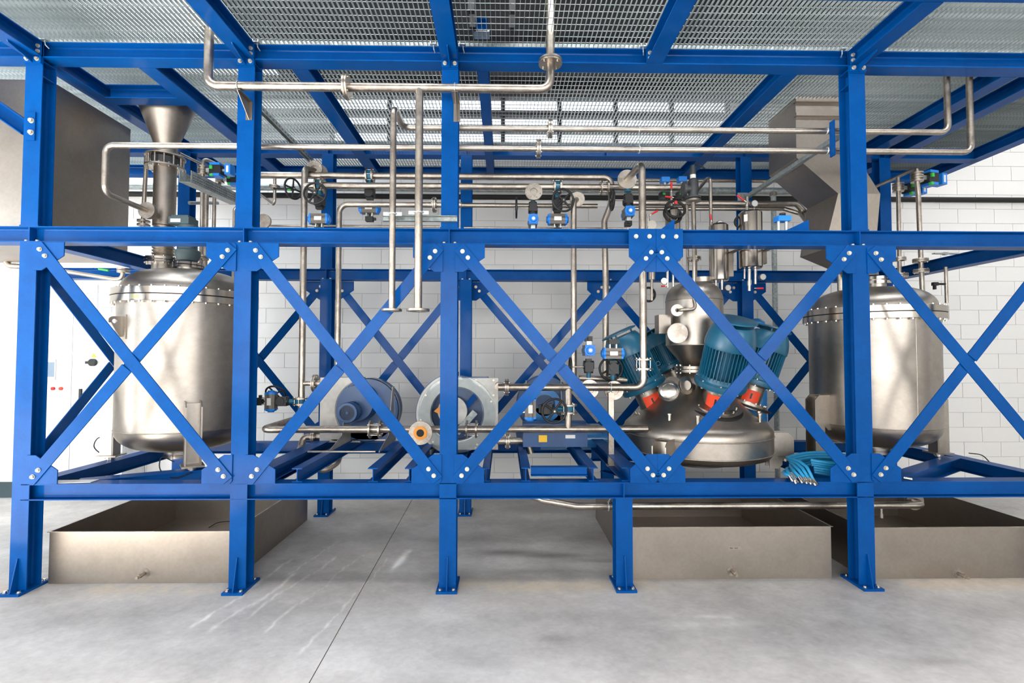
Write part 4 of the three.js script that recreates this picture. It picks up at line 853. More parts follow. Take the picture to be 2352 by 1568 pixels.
// ---------------------------------------------------------------- valves with gear, handwheel and actuator
function handwheel(t, c, dir, R = 0.115, m = M.black) {
  const d = V(dir).clone().normalize(), q = quatTo(d), g = [torus(c, d, R, R * 0.1, 40), disc(c, d, R * 0.22, 0.03, 20)];
  for (let k = 0; k < 4; k++) { const a = k * Math.PI / 2 + 0.5, e = new THREE.Vector3(Math.cos(a) * R, 0, Math.sin(a) * R).applyQuaternion(q).add(V(c)); g.push(rod(c, e, R * 0.1, R * 0.08, 8)); }
  const w = mesh('handwheel', g, m, t);
  const p = V(c).clone().addScaledVector(d, 0.016); mesh('hub_nut', disc(p, d, R * 0.09, 0.006, 12), M.chrome, w);
}
function valve(label, o) {
  const c = V(o.at), s = V(o.stem).clone().normalize(), q = V(o.act).clone().normalize(), k = o.k ?? 1;
  const P = (a, b = 0, e = 0) => c.clone().addScaledVector(s, a * k).addScaledVector(q, b * k).addScaledVector(s.clone().cross(q), e * k);
  const t = thing('actuated_valve', label, 'valve', [c.x, c.y, c.z]);
  const box = (l, h, w, p) => { const g = new THREE.BoxGeometry(l * k, h * k, w * k); g.applyMatrix4(new THREE.Matrix4().makeBasis(q, s, q.clone().cross(s))); return g.translate(p.x, p.y, p.z); };
  if (o.axis) mesh('wafer_body', [disc(c, o.axis, 0.068 * k, 0.046 * k, 32), rod(c, P(0.13), 0.022 * k, 0.026 * k, 16)], M.wafer, t);
  else mesh('stem_neck', [rod(P(0.06), P(0.15), 0.024 * k, 0.028 * k, 16), disc(P(0.145), s, 0.045 * k, 0.012 * k, 24)], M.wafer, t);
  const G0 = o.gear ?? 0.20;
  mesh('gearbox', [box(0.11, 0.10, 0.09, P(G0)), rod(P(G0 + 0.02, 0, -0.055), P(G0 + 0.02, 0, 0.055), 0.048 * k, 0.048 * k, 24), disc(P(G0 - 0.058), s, 0.05 * k, 0.02 * k, 24), disc(P(G0 + 0.058), s, 0.05 * k, 0.02 * k, 24), box(0.08, 0.03, 0.06, P(G0 + 0.075))], M.black, t);
  if (o.wheel) { const w = V(o.wheel).clone().normalize(), hc = P(G0 + (o.wheelUp ?? 0)).addScaledVector(w, (o.wheelOut ?? 0.13) * k); mesh('wheel_shaft', rod(P(G0 + (o.wheelUp ?? 0)), hc, 0.008 * k), M.steel, t); handwheel(t, [hc.x, hc.y, hc.z], w, (o.wheelR ?? 0.115) * k); }
  const A0 = o.actAt ?? 0.36;
  mesh('actuator', [box(0.17, 0.115, 0.10, P(A0)), rod(P(A0, -0.085), P(A0, 0.085), 0.058 * k, 0.058 * k, 24)], M.actGray, t);
  for (const e of [-1, 1]) mesh('end_cap', [rod(P(A0, e * 0.085), P(A0, e * 0.112), 0.063 * k, 0.060 * k, 28), rod(P(A0, e * 0.112), P(A0, e * 0.128), 0.042 * k, 0.036 * k, 24), box(0.018, 0.118, 0.104, P(A0, e * 0.094))], M.capBlue, t);
  const f = o.face ? V(o.face) : new THREE.Vector3(0, 0, 1);
  if (Math.abs(q.z) < 0.6) { const lp = P(A0).addScaledVector(f, 0.0595 * k); mesh('label_plate', box(0.085, 0.045, 0.003, lp), M.label, t); }
  else { const lp = P(A0, Math.sign(q.z) * 0.1295); mesh('label_plate', disc(lp, q, 0.02 * k, 0.002, 12), M.label, t); }
  const S0 = A0 + (A0 > G0 ? 1 : -1) * 0.115;
  mesh('switch_box', [box(0.09, 0.055, 0.075, P(S0 + (A0 > G0 ? 0.012 : -0.012))), rod(P(S0 - 0.05), P(S0), 0.014 * k, 0.014 * k, 12), box(0.03, 0.03, 0.03, P(S0 + 0.01, 0.06))], M.black, t);
  for (const e of [-1, 1]) mesh('stand_off', box(0.012, 0.05, 0.05, P(A0 + (A0 > G0 ? 1 : -1) * 0.075, e * 0.035)), M.zinc, t);
  return t;
}
const DN = [0, -1, 0];
valve('valve with handwheel and grey actuator, left end of the header pair', { at: [-2.127, 3.895, -1.52], axis: X, stem: DN, act: X, wheel: [0.05, 0.1, 1], wheelOut: 0.17, wheelUp: -0.03, gear: 0.19, actAt: 0.40, wheelR: 0.125, k: 0.97 });
valve('valve hanging from the upper header left of the drop pipes', { at: [-1.574, 4.046, -1.6], axis: X, stem: DN, act: X, gear: 0.20, actAt: 0.40, k: 0.97 });
valve('valve with side handwheel and blue cap left of the big black wheel', { at: [0.329, 3.832, -1.45], stem: DN, act: Z, wheel: [-1, 0, 0], wheelOut: 0.20, gear: 0.21, actAt: 0.37, k: 0.95 });
valve('valve with big black handwheel and grey actuator, right of the middle', { at: [0.617, 3.909, -1.52], axis: X, stem: DN, act: X, wheel: [0.25, 0, 1], wheelOut: 0.19, gear: 0.22, actAt: 0.39, wheelR: 0.125, k: 1.0 });
valve('valve with blue cap under the round flange by the tall riser', { at: [1.365, 3.888, -1.22], stem: DN, act: Z, wheel: [-1, 0, 0], wheelOut: 0.19, gear: 0.25, actAt: 0.41, wheelR: 0.12, k: 0.92 });
valve('valve lying sideways on the left upright pipe, wheel behind', { at: [-2.315, 1.421, -1.52], axis: Y, stem: [-1, 0, 0.05], act: Y, wheel: [0, 0.6, -0.8], wheelOut: 0.14, wheelUp: 0.14, gear: 0.20, actAt: 0.34, k: 0.95 });
valve('valve lying sideways on the lower tee right of the round blower', { at: [0.622, 1.428, -0.63], axis: Y, stem: [-1, 0, 0], act: Y, wheel: [0.1, -0.1, 1], wheelOut: 0.12, wheelUp: -0.05, gear: 0.22, actAt: 0.40, wheelR: 0.125, k: 0.92 });
valve('upright valve with blue cap left of the leaning motor', { at: [0.854, 1.662, -0.82], stem: Y, act: Z, wheel: [-1, 0, 0], wheelOut: 0.2, gear: 0.18, actAt: 0.36, wheelR: 0.1, k: 0.92 });
valve('upright valve with grey actuator against the leaning motor', { at: [1.096, 1.641, -0.8], stem: Y, act: X, wheel: [0, 0, -1], wheelOut: 0.1, gear: 0.18, actAt: 0.35, wheelR: 0.125, k: 0.92 });
{
  const t = thing('flange_manifold', 'pair of round flanges on a short pipe under the upright valves', 'pipe', [0.993, 1.604, -0.9]);
  for (const [p, z] of [[[0.854, 1.608, -0.77], 0], [[1.094, 1.596, -0.75], 0]]) { mesh('flange', ringPlate(p, Z, 0.095, 0.045, 0.022), M.steel, t); mesh('branch', rod([p[0], p[1], p[2] - 0.25], p, 0.045, 0.045, 24), M.steel, t); stuff(mesh('flange_bolts', boltRing(p, Z, 0.078, 8, 0.009, 0.012), M.chrome, t)); }
  mesh('pipe', rod([0.785, 1.707, -1], [1.287, 1.689, -1], 0.03), M.steel, t);
}
// flanges facing the camera on the header for the hanging valves
for (const [p, l] of [[[0.336, 3.805, -1.4], 'round pipe flange facing the camera under the header, right of middle'], [[-2.248, 4.147, -1.66], 'round pipe flange at the top of the left upright']]) {
  const t = thing('pipe_flange', l, 'flange', p); mesh('ring', ringPlate(p, Z, 0.098, 0.04, 0.03), M.steel, t); mesh('neck', rod([p[0], p[1], p[2] - 0.12], p, 0.038), M.steel, t); stuff(mesh('flange_bolts', boltRing(p, Z, 0.078, 8, 0.009, 0.015), M.chrome, t));
}

// small drop with a gate valve left of the first handwheel
{
  const z = -1.62, x = -2.691, t = pipe('short drop pipe with small flanges under the upper header, far left', [[x, 4.04, z], [x, 3.695, z], [-2.996, 3.914, -1.9]], 0.018, { bend: 0.04, flanges: [[[x, 3.911, z], Y, 0.06, 4]] });
  const w = thing('gate_valve', 'black handwheel with green mark seen edge-on left of the upright pipe', 'valve', [-2.513, 3.862, -1.55]), c = [-2.427, 3.856, -1.5];
  mesh('stem', rod([x, 3.886, -1.6], c, 0.009), M.black, w); handwheel(w, c, [0.9, 0, 0.42], 0.115); mesh('green_mark', rod([-2.495, 3.851, -1.53], [-2.441, 3.844, -1.51], 0.012), M.green, w);
  for (const [p, l] of [[[2.001, 4.128, -1.9], 'small blue actuator with dark top behind the red lever, left one'], [[2.214, 4.135, -1.9], 'small blue actuator with dark top behind the safety valve, right one']]) {
    const a = thing('valve_actuator', l, 'actuator', p);
    mesh('head', bx(0.10, 0.06, 0.09, p[0], p[1], p[2]), M.capBlue, a); mesh('cap', disc([p[0], p[1] + 0.036, p[2]], Y, 0.03, 0.014, 20), M.black, a);
    mesh('stem', rod([p[0], p[1] - 0.03, p[2]], [p[0], p[1] - 0.17, p[2]], 0.02), M.zinc, a); mesh('body', bx(0.11, 0.07, 0.10, p[0] - 0.01, p[1] - 0.19, p[2]), M.black, a);
    mesh('green_plug', bx(0.03, 0.03, 0.02, p[0] - 0.03, p[1] - 0.19, p[2] + 0.055), M.green, a); mesh('pipe_stub', rod([p[0], p[1] - 0.2, p[2]], [p[0], 3.812, -1.8], 0.016), M.steel, a);
  }
}

// ================================================================ blowers and the skid beams they stand on
const zF0 = -0.03, zR0 = -2.05;
for (const [px, w, l] of [[612, 0.16, 'broad blue skid beam left of the left blower'], [690, 0.085, 'blue skid beam under the left side of the left blower'], [861, 0.085, 'blue skid beam right of the left blower'], [943, 0.075, 'blue skid beam left of the middle column'], [1117, 0.06, 'blue skid beam just right of the middle column'], [1208, 0.075, 'blue skid beam at the left side of the pump frame'], [1362, 0.075, 'blue skid beam at the right side of the pump frame'], [1445, 0.13, 'broad blue skid beam left of the dished vessel']]) {
  const x = -4.42 * 0 + (px - 1157.5) * 4.2 / 1134.1, t = thing('skid_beam', l, 'beam', [x, YL, -1]);
  mesh('beam_section', IZ(zR0, zF0 - 0.01, x, YL + 0.058, iShape(w, 0.115, 0.006, 0.008, 0.008)), M.blue, t);
}
{
  const t = thing('skid_cross_beam', 'blue front cross beam of the pump frame on the lower beam', 'beam', [0.5, YL, -0.1]);
  const x0 = (1212 - 1157.5) * 4.2 / 1134.1, x1 = (1358 - 1157.5) * 4.2 / 1134.1;
  mesh('beam_section', IX(x0 + 0.03, x1 - 0.03, YL + 0.075, -0.10, iShape(0.075, 0.075, 0.006, 0.007, 0.008)), M.blue, t);
  for (const [a, b, l] of [[[-3.62, YL - 0.066, -0.14], [-2.27, YL - 0.066, -0.86], 'blue diagonal floor beam under the front leg of the left tank'], [[3.35, YL - 0.066, -0.14], [4.74, YL - 0.066, -1.02], 'blue diagonal floor beam under the right tank'], [[1.55, YL - 0.066, -0.3], [1.05, YL - 0.066, -1.0], 'blue diagonal floor beam left of the dished vessel']]) {
    const d = thing('floor_beam', l, 'beam', a); mesh('beam_section', IDir(a, b), M.blue, d);
  }
  for (const [x, l] of [[FX[1], 'blue lower depth beam behind the second column'], [FX[2], 'blue lower depth beam behind the middle column'], [FX[3], 'blue lower depth beam behind the right column']]) beamZ(l, x, ZR, -0.14, YL);
  beamX('blue lower cross beam behind the dished vessel legs', PX4, FX[3], YL, -1.55);
}
function fanMotor(t, c, R, L) {   // motor with its grille towards the camera, axis z
  const [x, y, z] = c;
  mesh('motor_cowl', lathe([[R * 0.72, 0.0], [R * 0.94, 0], [R, -0.012], [R, -0.10], [R * 0.96, -0.11]], c, Z, 40), M.fanBlue, t);
  const g = []; for (let k = -4; k <= 4; k++) { const h = Math.sqrt(Math.max(0, 1 - (k / 5) ** 2)) * R * 0.72; g.push(bx(0.003, 2 * h, 0.003, x + k * R * 0.145, y, z - 0.004), bx(2 * h, 0.003, 0.003, x, y + k * R * 0.145, z - 0.004)); }
  stuff(mesh('grille', g, M.fanBlue, t));
  mesh('grille_back', disc([x, y, z - 0.03], Z, R * 0.74, 0.01, 32), M.black, t);
  mesh('grille_hub', disc([x, y, z - 0.001], Z, R * 0.12, 0.006, 16), M.fanBlue, t);
  mesh('stator', rod([x, y, z - 0.11], [x, y, z - L], R * 0.86, R * 0.86, 40), M.fanBlue, t);
  const f = []; for (let k = 0; k < 30; k++) { const a = k / 30 * Math.PI * 2, b = new THREE.BoxGeometry(R * 0.14, 0.006, L * 0.55); b.translate(R * 0.92, 0, 0); b.rotateZ(a); f.push(b.translate(x, y, z - 0.14 - L * 0.28)); }
  stuff(mesh('cooling_fins', f, M.fanBlue, t));
  mesh('motor_flange', disc([x, y, z - L], Z, R * 1.25, 0.02, 40), M.fanBlue, t);
}
{ // left blower
  const c = [-1.526, 1.334, -1.45], x = c[0], y = c[1], t = thing('blower', 'blue blower with its motor grille facing the camera', 'blower', [x, YL + 0.12, -1.5]);
  mesh('casing', lathe([[0, 0.0], [0.345, 0.0], [0.352, -0.01], [0.352, -0.20], [0, -0.20]], [x, y, -1.40], Z, 64), M.fanBlue, t);
  mesh('casing_rim', lathe([[0.356, 0.006], [0.356, -0.05], [0.345, -0.05]], [x, y, -1.40], Z, 64), M.fanPlate, t);
  mesh('outlet_box', bx(0.45, 0.72, 0.19, x - 0.30, y + 0.0, -1.50), M.fanPlate, t);
  mesh('base_box', bx(0.5, 0.12, 0.2, x + 0.02, YL + 0.19, -1.5), M.fanBlue, t);
  const m = [-1.629, 1.343, -1.02]; fanMotor(t, [m[0], m[1], -1.02], 0.108, 0.30);
  mesh('gear_case', [rod([m[0] + 0.03, m[1] + 0.08, -1.20], [m[0] + 0.03, m[1] + 0.08, -1.40], 0.19, 0.21, 40)], M.fanBlue, t);
  for (const px of [-1.709, -1.221]) mesh('mounting_plate', prism([[-1.36, 1.60], [-1.27, 1.60], [-1.10, 1.10], [-0.72, 1.006], [-0.72, 0.994], [-1.46, 0.994], [-1.42, 1.10], [-1.34, 1.2]], [px, 0, 0], Z, Y, X, 0.006), M.fanPlate, t);
  for (const z of [-0.74, -1.42]) mesh('tie_bar', bx(0.66, 0.012, 0.03, x - 0.06, 1.0, z), M.steel, t);
  const fl = [-2.17, 1.624, -1.52]; flangePair(t, [fl[0] + 0.02, fl[1], -1.52], X, 0.10, 8);
  mesh('inlet_stub', rod([fl[0] + 0.03, fl[1], -1.52], [x - 0.5, fl[1], -1.52], 0.05), M.steel, t);
  pipe('bent stainless pipe going down at the left of the left blower', [[x - 0.5, 1.028, -1.45], [-2.247, 1.028, -1.45], [-2.247, 0.93, -1.40], [-2.247 + 0.02, 0.84, -1.25]], 0.036, { bend: 0.09, flanges: [[[-2.126, 1.028, -1.45], X, 0.085, 6]] });
  pipe('stainless pipe sloping under the left blower skid', [[-2.247 + 0.02, 0.84, -1.25], [-1.937, 0.69, -1.25], [-1.831, 0.762, -1.35], [-1.848, 0.838, -1.5]], 0.034, { bend: 0.1 });
}
{ // round blower with clear guard ring
  const c = [-0.502, 1.315, -1.18], x = c[0], y = c[1], zf = -1.18, t = thing('blower', 'round blower with a clear guard ring behind the middle column', 'blower', [x, YL + 0.12, -1.3]);
  const R = 0.44, sq = new THREE.Shape(); sq.moveTo(x, y + R * 0.87); sq.lineTo(x + R, y + R * 0.87); sq.lineTo(x + R, y - R * 0.87); sq.lineTo(x, y - R * 0.87); sq.absarc(x, y, R * 0.995, -Math.PI / 2 + 0.0, -Math.PI * 3 / 2, true); sq.closePath();
  const h = new THREE.Path(); h.absarc(x, y, 0.29, 0, Math.PI * 2, true); sq.holes.push(h);
  const pl = new THREE.ExtrudeGeometry(sq, { depth: 0.006, bevelEnabled: false, curveSegments: 40 }); pl.translate(0, 0, zf - 0.006);
  mesh('front_plate', pl, M.fanPlate, t);
  const sq2 = new THREE.Shape(); sq2.moveTo(x, y + R * 0.89); sq2.lineTo(x + R * 0.75, y + R * 0.89); sq2.lineTo(x + R * 0.75, y - R * 0.86); sq2.lineTo(x, y - R * 0.86); sq2.absarc(x, y, R * 1.015, -Math.PI / 2, -Math.PI * 3 / 2, true); sq2.closePath(); const h2 = new THREE.Path(); h2.absarc(x, y, 0.30, 0, Math.PI * 2, true); sq2.holes.push(h2);
  const ps = new THREE.ExtrudeGeometry(sq2, { depth: 0.2, bevelEnabled: false, curveSegments: 40 }); ps.translate(0, 0, zf - 0.208);
  mesh('casing', ps, M.fanBlue, t);
  mesh('guard_ring', lathe([[0.275, 0.004], [0.30, 0.014], [0.40, 0.018], [0.415, 0.012], [0.415, 0.004]], [x, y, zf], Z, 64), M.clear, t);
  mesh('back_plate', disc([x, y, zf - 0.215], Z, 0.40, 0.01, 48), M.fanBlue, t);
  mesh('belt_wheel', [lathe([[0.05, 0.03], [0.16, 0.03], [0.165, 0.02], [0.165, -0.02], [0.05, -0.03]], [x - 0.06, y + 0.02, zf - 0.12], Z, 40)], M.fanPlate, t);
  mesh('orange_guard', prism([[-0.26, 0.02], [-0.1, 0.16], [-0.02, 0.05], [-0.12, -0.05]], [x, y, zf - 0.09], X, Y, Z, 0.02), M.amber, t);
  mesh('tension_arm', bx(0.30, 0.07, 0.05, x + 0.09, y - 0.10, zf - 0.09, 0, 0, 0.85), M.galv, t);
  mesh('frame_bar', bx(0.42, 0.06, 0.06, x + 0.08, y + 0.06, zf - 0.15, 0, 0, 0.85), M.blue, t);
  for (const a of [0.35, 0.9, 2.1, 2.6, 3.3, 4.0, 5.3]) bolt(t, [x + Math.cos(a) * 0.39, y + Math.sin(a) * 0.39, zf + 0.017], Z, 0.55);
  for (const [u, v] of [[0.39, 0.36], [0.2, 0.36], [0.39, 0.2], [0.2, -0.36], [0.39, -0.36]]) bolt(t, [x + u, y + v, zf], Z, 0.6);
  for (const k of [-0.3, 0.3]) mesh('mounting_foot', bx(0.06, 0.07, 0.24, x + k, y - R * 0.87 - 0.03, zf - 0.1), M.galv, t);
  const ym = 1.634, yl = 1.031;
  pipe('short stainless stub from the round blower to the middle pipe', [[x + R, 1.625, -1.2], [-0.056, ym, -0.75]], 0.033, { bend: 0.05 });
  pipe('bent stainless pipe going down right of the round blower', [[x + R - 0.01, yl, -1.15], [0.199 + 0.05, yl, -1.15], [0.288, 0.9, -1.15]], 0.036, { bend: 0.1, flanges: [[[0.041, yl, -1.15], X, 0.085, 6]] });
}
{ // pump set behind the lower tee
  const c = [0.465, 1.397, -1.55], x = c[0], y = c[1], t = thing('blower', 'dark blue blower behind the sideways valve and brace', 'blower', [x, YL + 0.12, -1.6]);
  mesh('casing', lathe([[0, 0], [0.31, 0], [0.318, -0.01], [0.318, -0.2], [0, -0.2]], [x, y, -1.50], Z, 56), M.fanBlue, t);
  mesh('inlet_ring', lathe([[0.12, 0.03], [0.19, 0.03], [0.19, 0]], [x, y - 0.02, -1.5], Z, 40), M.cylBlue, t);
  mesh('base_box', bx(0.45, 0.35, 0.2, x + 0.05, YL + 0.29, -1.6), M.fanBlue, t);
  for (const px of [0.25, 0.645]) mesh('mounting_plate', prism([[-1.52, 1.66], [-1.44, 1.66], [-1.30, 1.10], [-0.95, 1.006], [-0.95, 0.994], [-1.52, 0.994]], [px, 0, 0], Z, Y, X, 0.006), M.fanPlate, t);
  const b = thing('pump_body', 'long blue pump body with a yellow warning label on the pump frame', 'pump', [0.48, YL + 0.12, -0.9]);
  const q = [0.497, 0.904, -0.95];
  mesh('body', [bx(0.66, 0.16, 0.26, q[0] + 0.03, YL + 0.21, -1.05), rod([q[0] - 0.3, YL + 0.30, -1.05], [q[0] + 0.36, YL + 0.30, -1.05], 0.085, 0.085, 28)], M.fanBlue, b);
  mesh('warning_label', bx(0.085, 0.07, 0.002, 0.4, YL + 0.215, -0.919), M.yellow, b);
  mesh('name_plate', bx(0.10, 0.035, 0.002, 0.681, YL + 0.235, -0.919), M.label, b);
  const r2 = thing('pump_body', 'second blue pump farther back with small white plate', 'pump', [0.6, YL + 0.12, -1.6]);
  const q2 = [0.773, 0.974, -1.6];
  mesh('body', [rod([q2[0] - 0.35, q2[1], -1.62], [q2[0] + 0.42, q2[1], -1.62], 0.12, 0.12, 32), bx(0.6, 0.14, 0.2, q2[0] + 0.05, YL + 0.19, -1.62)], M.cylBlue, r2);
  mesh('name_plate', bx(0.14, 0.04, 0.002, q2[0] + 0.10, q2[1], -1.498), M.label, r2);
}
// ================================================================ instruments round the column
function gauge(t, p, dir, r) { mesh('gauge_case', disc(p, dir, r, 0.03, 28), M.ironGray, t); const f = V(p).clone().addScaledVector(V(dir).clone().normalize(), 0.0158); const d = mesh('gauge_dial', disc(f, dir, r * 0.86, 0.001, 24), M.dial, t); }
function lever(t, p, q) { mesh('lever', rod(p, q, 0.008, 0.010, 10), M.red, t); mesh('lever_stem', rod(p, V(p).clone().lerp(V(q), -0.3), 0.006), M.chrome, t); }
function filter(label, px, py0, py1, z, r, o) {
  const a = o.p0, b = o.p1, x = (a[0] + b[0]) / 2, t = thing('filter_housing', label, 'filter', [x, b[1], z]);
  mesh('housing', lathe([[0, b[1]], [r - 0.01, b[1]], [r, b[1] + 0.01], [r, a[1] - 0.02], [r - 0.02, a[1]], [0, a[1] + 0.004]], [x, 0, z], Y, 44), M.polished, t);
  mesh('bracket', bx(0.05, 0.26, 0.06, x + r + 0.03, b[1] + 0.18, z - 0.03), M.sheet, t);
  mesh('bracket_arm', bx(0.05, 0.012, -0.10 - z, x + r + 0.03, YM + 0.007, (z - 0.10) / 2), M.sheet, t);
  mesh('bracket_riser', bx(0.05, Math.max(0.02, YM + 0.013 - b[1] - 0.2), 0.012, x + r + 0.03, (YM + 0.013 + b[1] + 0.2) / 2, z + 0.0), M.sheet, t);
  return [t, x];
}
{
  const [t, x] = filter('polished stainless filter housing with label, right of the column', 0, 0, 0, -0.85, 0.112, { p0: [2.54, 3.426, -0.85], p1: [2.532, 2.839, -0.85] });
  mesh('warning_label', bx(0.035, 0.07, 0.003, x - 0.085, 3.339, -0.85 + 0.077, 0, -0.8, 0), M.label, t);
  const vb = [2.506, 3.566, -0.85];
  mesh('top_valve', [rod([2.504, 3.435, -0.85], [2.506, 3.58, -0.85], 0.016), disc([2.505, 3.498, -0.85], Y, 0.024, 0.02, 8)], M.chrome, t);
  lever(t, [2.449, 3.527, -0.8], [2.378, 3.58, -0.8]);
  gauge(t, [2.552, 3.492, -0.8], Z, 0.036); mesh('gauge_stem', rod([2.561, 3.426, -0.82], [2.562, 3.489, -0.82], 0.009), M.chrome, t);
  mesh('drain_valve', [rod([2.518, 2.834, -0.85], [2.515, 2.606, -0.85], 0.016), disc([2.516, 2.686, -0.85], Y, 0.022, 0.05, 8), rod([2.582, 2.835, -0.85], [2.579, 2.678, -0.85], 0.014), rod([2.469, 2.834, -0.85], [2.467, 2.731, -0.85], 0.009)], M.chrome, t);
  gauge(t, [2.626, 2.741, -0.8], Z, 0.034); lever(t, [2.566, 2.626, -0.8], [2.633, 2.626, -0.8]);
  mesh('side_cable', [torus([2.445, 3.325, -0.88], Z, 0.055, 0.012, 28)], M.rubber, t);
  const [f, x2] = filter('polished stainless filter housing half behind the brace, above the column', 0, 0, 0, -0.95, 0.098, { p0: [2.253, 3.32, -0.95], p1: [2.246, 2.723, -0.95] });
  gauge(f, [2.323, 2.646, -0.92], Z, 0.033); mesh('drain_valve', [rod([2.278, 2.723, -0.95], [2.277, 2.632, -0.95], 0.014), rod([2.214, 2.723, -0.95], [2.212, 2.618, -0.95], 0.01)], M.chrome, f);
  const v = thing('safety_valve', 'dark grey safety valve with lever above the column', 'valve', [2.071, 3.637, -1.15]);
  const X0 = 2.063, yy = (p) => 1.926 + (820 - p) / 213.5;
  mesh('bonnet', lathe([[0, yy(372)], [0.025, yy(373)], [0.03, yy(380)], [0.032, yy(395)]], [X0, 0, -1.15], Y, 28), M.ironGray, v);
  mesh('neck', rod([X0, yy(404), -1.15], [X0, yy(394), -1.15], 0.03, 0.03, 24), M.label, v);
  mesh('body', [lathe([[0.035, yy(404)], [0.055, yy(410)], [0.058, yy(428)], [0.05, yy(436)], [0.05, yy(446)]], [X0, 0, -1.15], Y, 32), rod([X0, yy(428), -1.15], [X0 - 0.10, yy(428), -1.15], 0.045), disc([X0 - 0.10, yy(428), -1.15], X, 0.075, 0.03, 32), disc([X0, yy(449), -1.15], Y, 0.08, 0.02, 32)], M.ironGray, v);
  mesh('inlet_flange', disc([X0, yy(456), -1.15], Y, 0.08, 0.02, 32), M.steel, v);
  mesh('lever', tube([[X0, yy(373), -1.15], [X0 + 0.04, yy(371), -1.12], [X0 + 0.10, yy(385), -1.08]], 0.009, 0.02, 10), M.black, v);
  pipe('upright stainless pipe under the safety valve down to the column', [[X0, yy(460), -1.15], [X0, yy(640), -1.12]], 0.024, { flanges: [[[X0 - 0.005, yy(592), -1.14], Y, 0.075, 6]] });
  const X1 = 2.212; pipe('thin stainless pipe bending back over the filters', [[X1, yy(620), -1.05], [X1, yy(402), -1.05], [X0 + 0.06, yy(437), -1.4]], 0.018, { bend: 0.05 });
  const X2 = 2.05; pipe('thin upright stainless pipe left of the safety valve', [[X2, yy(640), -1.3], [X2, yy(455), -1.3]], 0.016, {});
  // hose coil on a small stainless pot
  const h = thing('hose_coil', 'black hose coil with red caps above the bolted plate', 'hose', [1.702, 3.402, -0.7]);
  const hc = [1.71, 3.406, -0.71];
  mesh('hose', [0, 1].map((k) => torus([hc[0] - 0.02 * k, hc[1] - 0.05 * k, hc[2] - 0.02 * k], [0.15 * k, 0.35, 1], 0.095 - k * 0.005, 0.013, 40)), M.rubber, h);
  mesh('cap', [disc([1.659, 3.421, -0.55], Z, 0.014, 0.02, 12)], M.red, h);
  const pot = thing('sample_pot', 'small stainless pot with red levers left of the safety valve', 'pot', [1.714, 3.254, -0.8]);
  mesh('pot', lathe([[0, 2.9], [0.07, 2.9], [0.075, 2.92], [0.075, 3.41], [0.03, 3.442]], [1.714, 0, -0.8], Y, 32), M.polished, pot);
  mesh('stem', rod([1.695, 3.418, -0.78], [1.697, 3.605, -0.78], 0.014), M.chrome, pot);
  lever(pot, [1.69, 3.625, -0.76], [1.691, 3.696, -0.76]); lever(pot, [1.694, 3.54, -0.76], [1.627, 3.549, -0.76]);
  const sv = thing('ball_valve', 'small ball valve with a red lever beside the tall riser', 'valve', [1.455, 3.328, -0.75]);
  mesh('body', [rod([1.454, 3.213, -0.75], [1.446, 3.363, -0.75], 0.014), disc([1.482, 3.254, -0.74], Z, 0.045, 0.02, 24)], M.chrome, sv); lever(sv, [1.478, 3.36, -0.74], [1.54, 3.396, -0.74]);
  const sv2 = thing('ball_valve', 'small ball valve with a red lever under the bolted plate', 'valve', [1.626, 2.712, -0.75]);
  mesh('body', [rod([1.64, 2.888, -0.75], [1.638, 2.624, -0.75], 0.013), rod([1.697, 2.844, -0.75], [1.695, 2.633, -0.75], 0.011), disc([1.6, 2.688, -0.74], Z, 0.03, 0.02, 20)], M.chrome, sv2); lever(sv2, [1.606, 2.637, -0.72], [1.567, 2.633, -0.72]);
  const hs = thing('hose_coil', 'short black hose loop left of the column behind the riser', 'hose', [1.502, 2.573, -0.9]); mesh('hose', torus([1.493, 2.573, -0.9], [0.2, 0, 1], 0.07, 0.012, 32), M.rubber, hs);
  const sv3 = thing('pipe_sensor', 'stainless sensor tube behind the riser under the bolted plate', 'sensor', [1.527, 2.871, -0.9]); mesh('tube', [rod([1.529, 3.052, -0.9], [1.526, 2.726, -0.9], 0.034), rod([1.526, 2.726, -0.9], [1.524, 2.51, -0.9], 0.014)], M.steel, sv3);
  const gb = thing('gauge_tee', 'pressure gauge on the upright right of the safety valve', 'gauge', [2.236, 3.329, -0.9]); gauge(gb, [2.24, 3.311, -0.9], Z, 0.035); mesh('stem', rod([2.248, 3.257, -0.92], [2.249, 3.307, -0.92], 0.01), M.chrome, gb); lever(gb, [2.154, 3.351, -0.9], [2.141, 3.411, -0.9]);
  // small blue transmitter right of the big filter
  const tr = thing('flow_transmitter', 'blue flow transmitter on the middle beam right of the filter', 'transmitter', [2.429, 3.069, -0.09]);
  mesh('head', bx(0.11, 0.045, 0.08, 2.434, 3.134, -0.09), M.capBlue, tr); mesh('cap', disc([2.435, 3.177, -0.09], Y, 0.026, 0.016, 24), M.black, tr);
  for (const px of [2.399, 2.468]) mesh('leg', rod([px, 3.115, -0.09], [px, 3.013, -0.09], 0.014), M.zinc, tr);
}
// wedge stiffeners standing on the middle beam
for (const [p, l, w] of [[[1.471, 3.12, -0.02], 'blue wedge plate on the middle beam by the bolted plate', 0.14], [[2.644, 3.12, -0.02], 'blue wedge plate on the middle beam by the chute', 0.23]]) {
  const t = thing('wedge_plate', l, 'plate', [p[0], YM, -0.1]);
  mesh('plate', plateXY([[p[0] - w, YM], [p[0], YM], [p[0], p[1]]], -0.06, 0.01), M.blue, t); mesh('rib', bx(0.01, 0.06, 0.09, p[0] - w * 0.4, YM + 0.03, -0.1), M.blue, t);
}
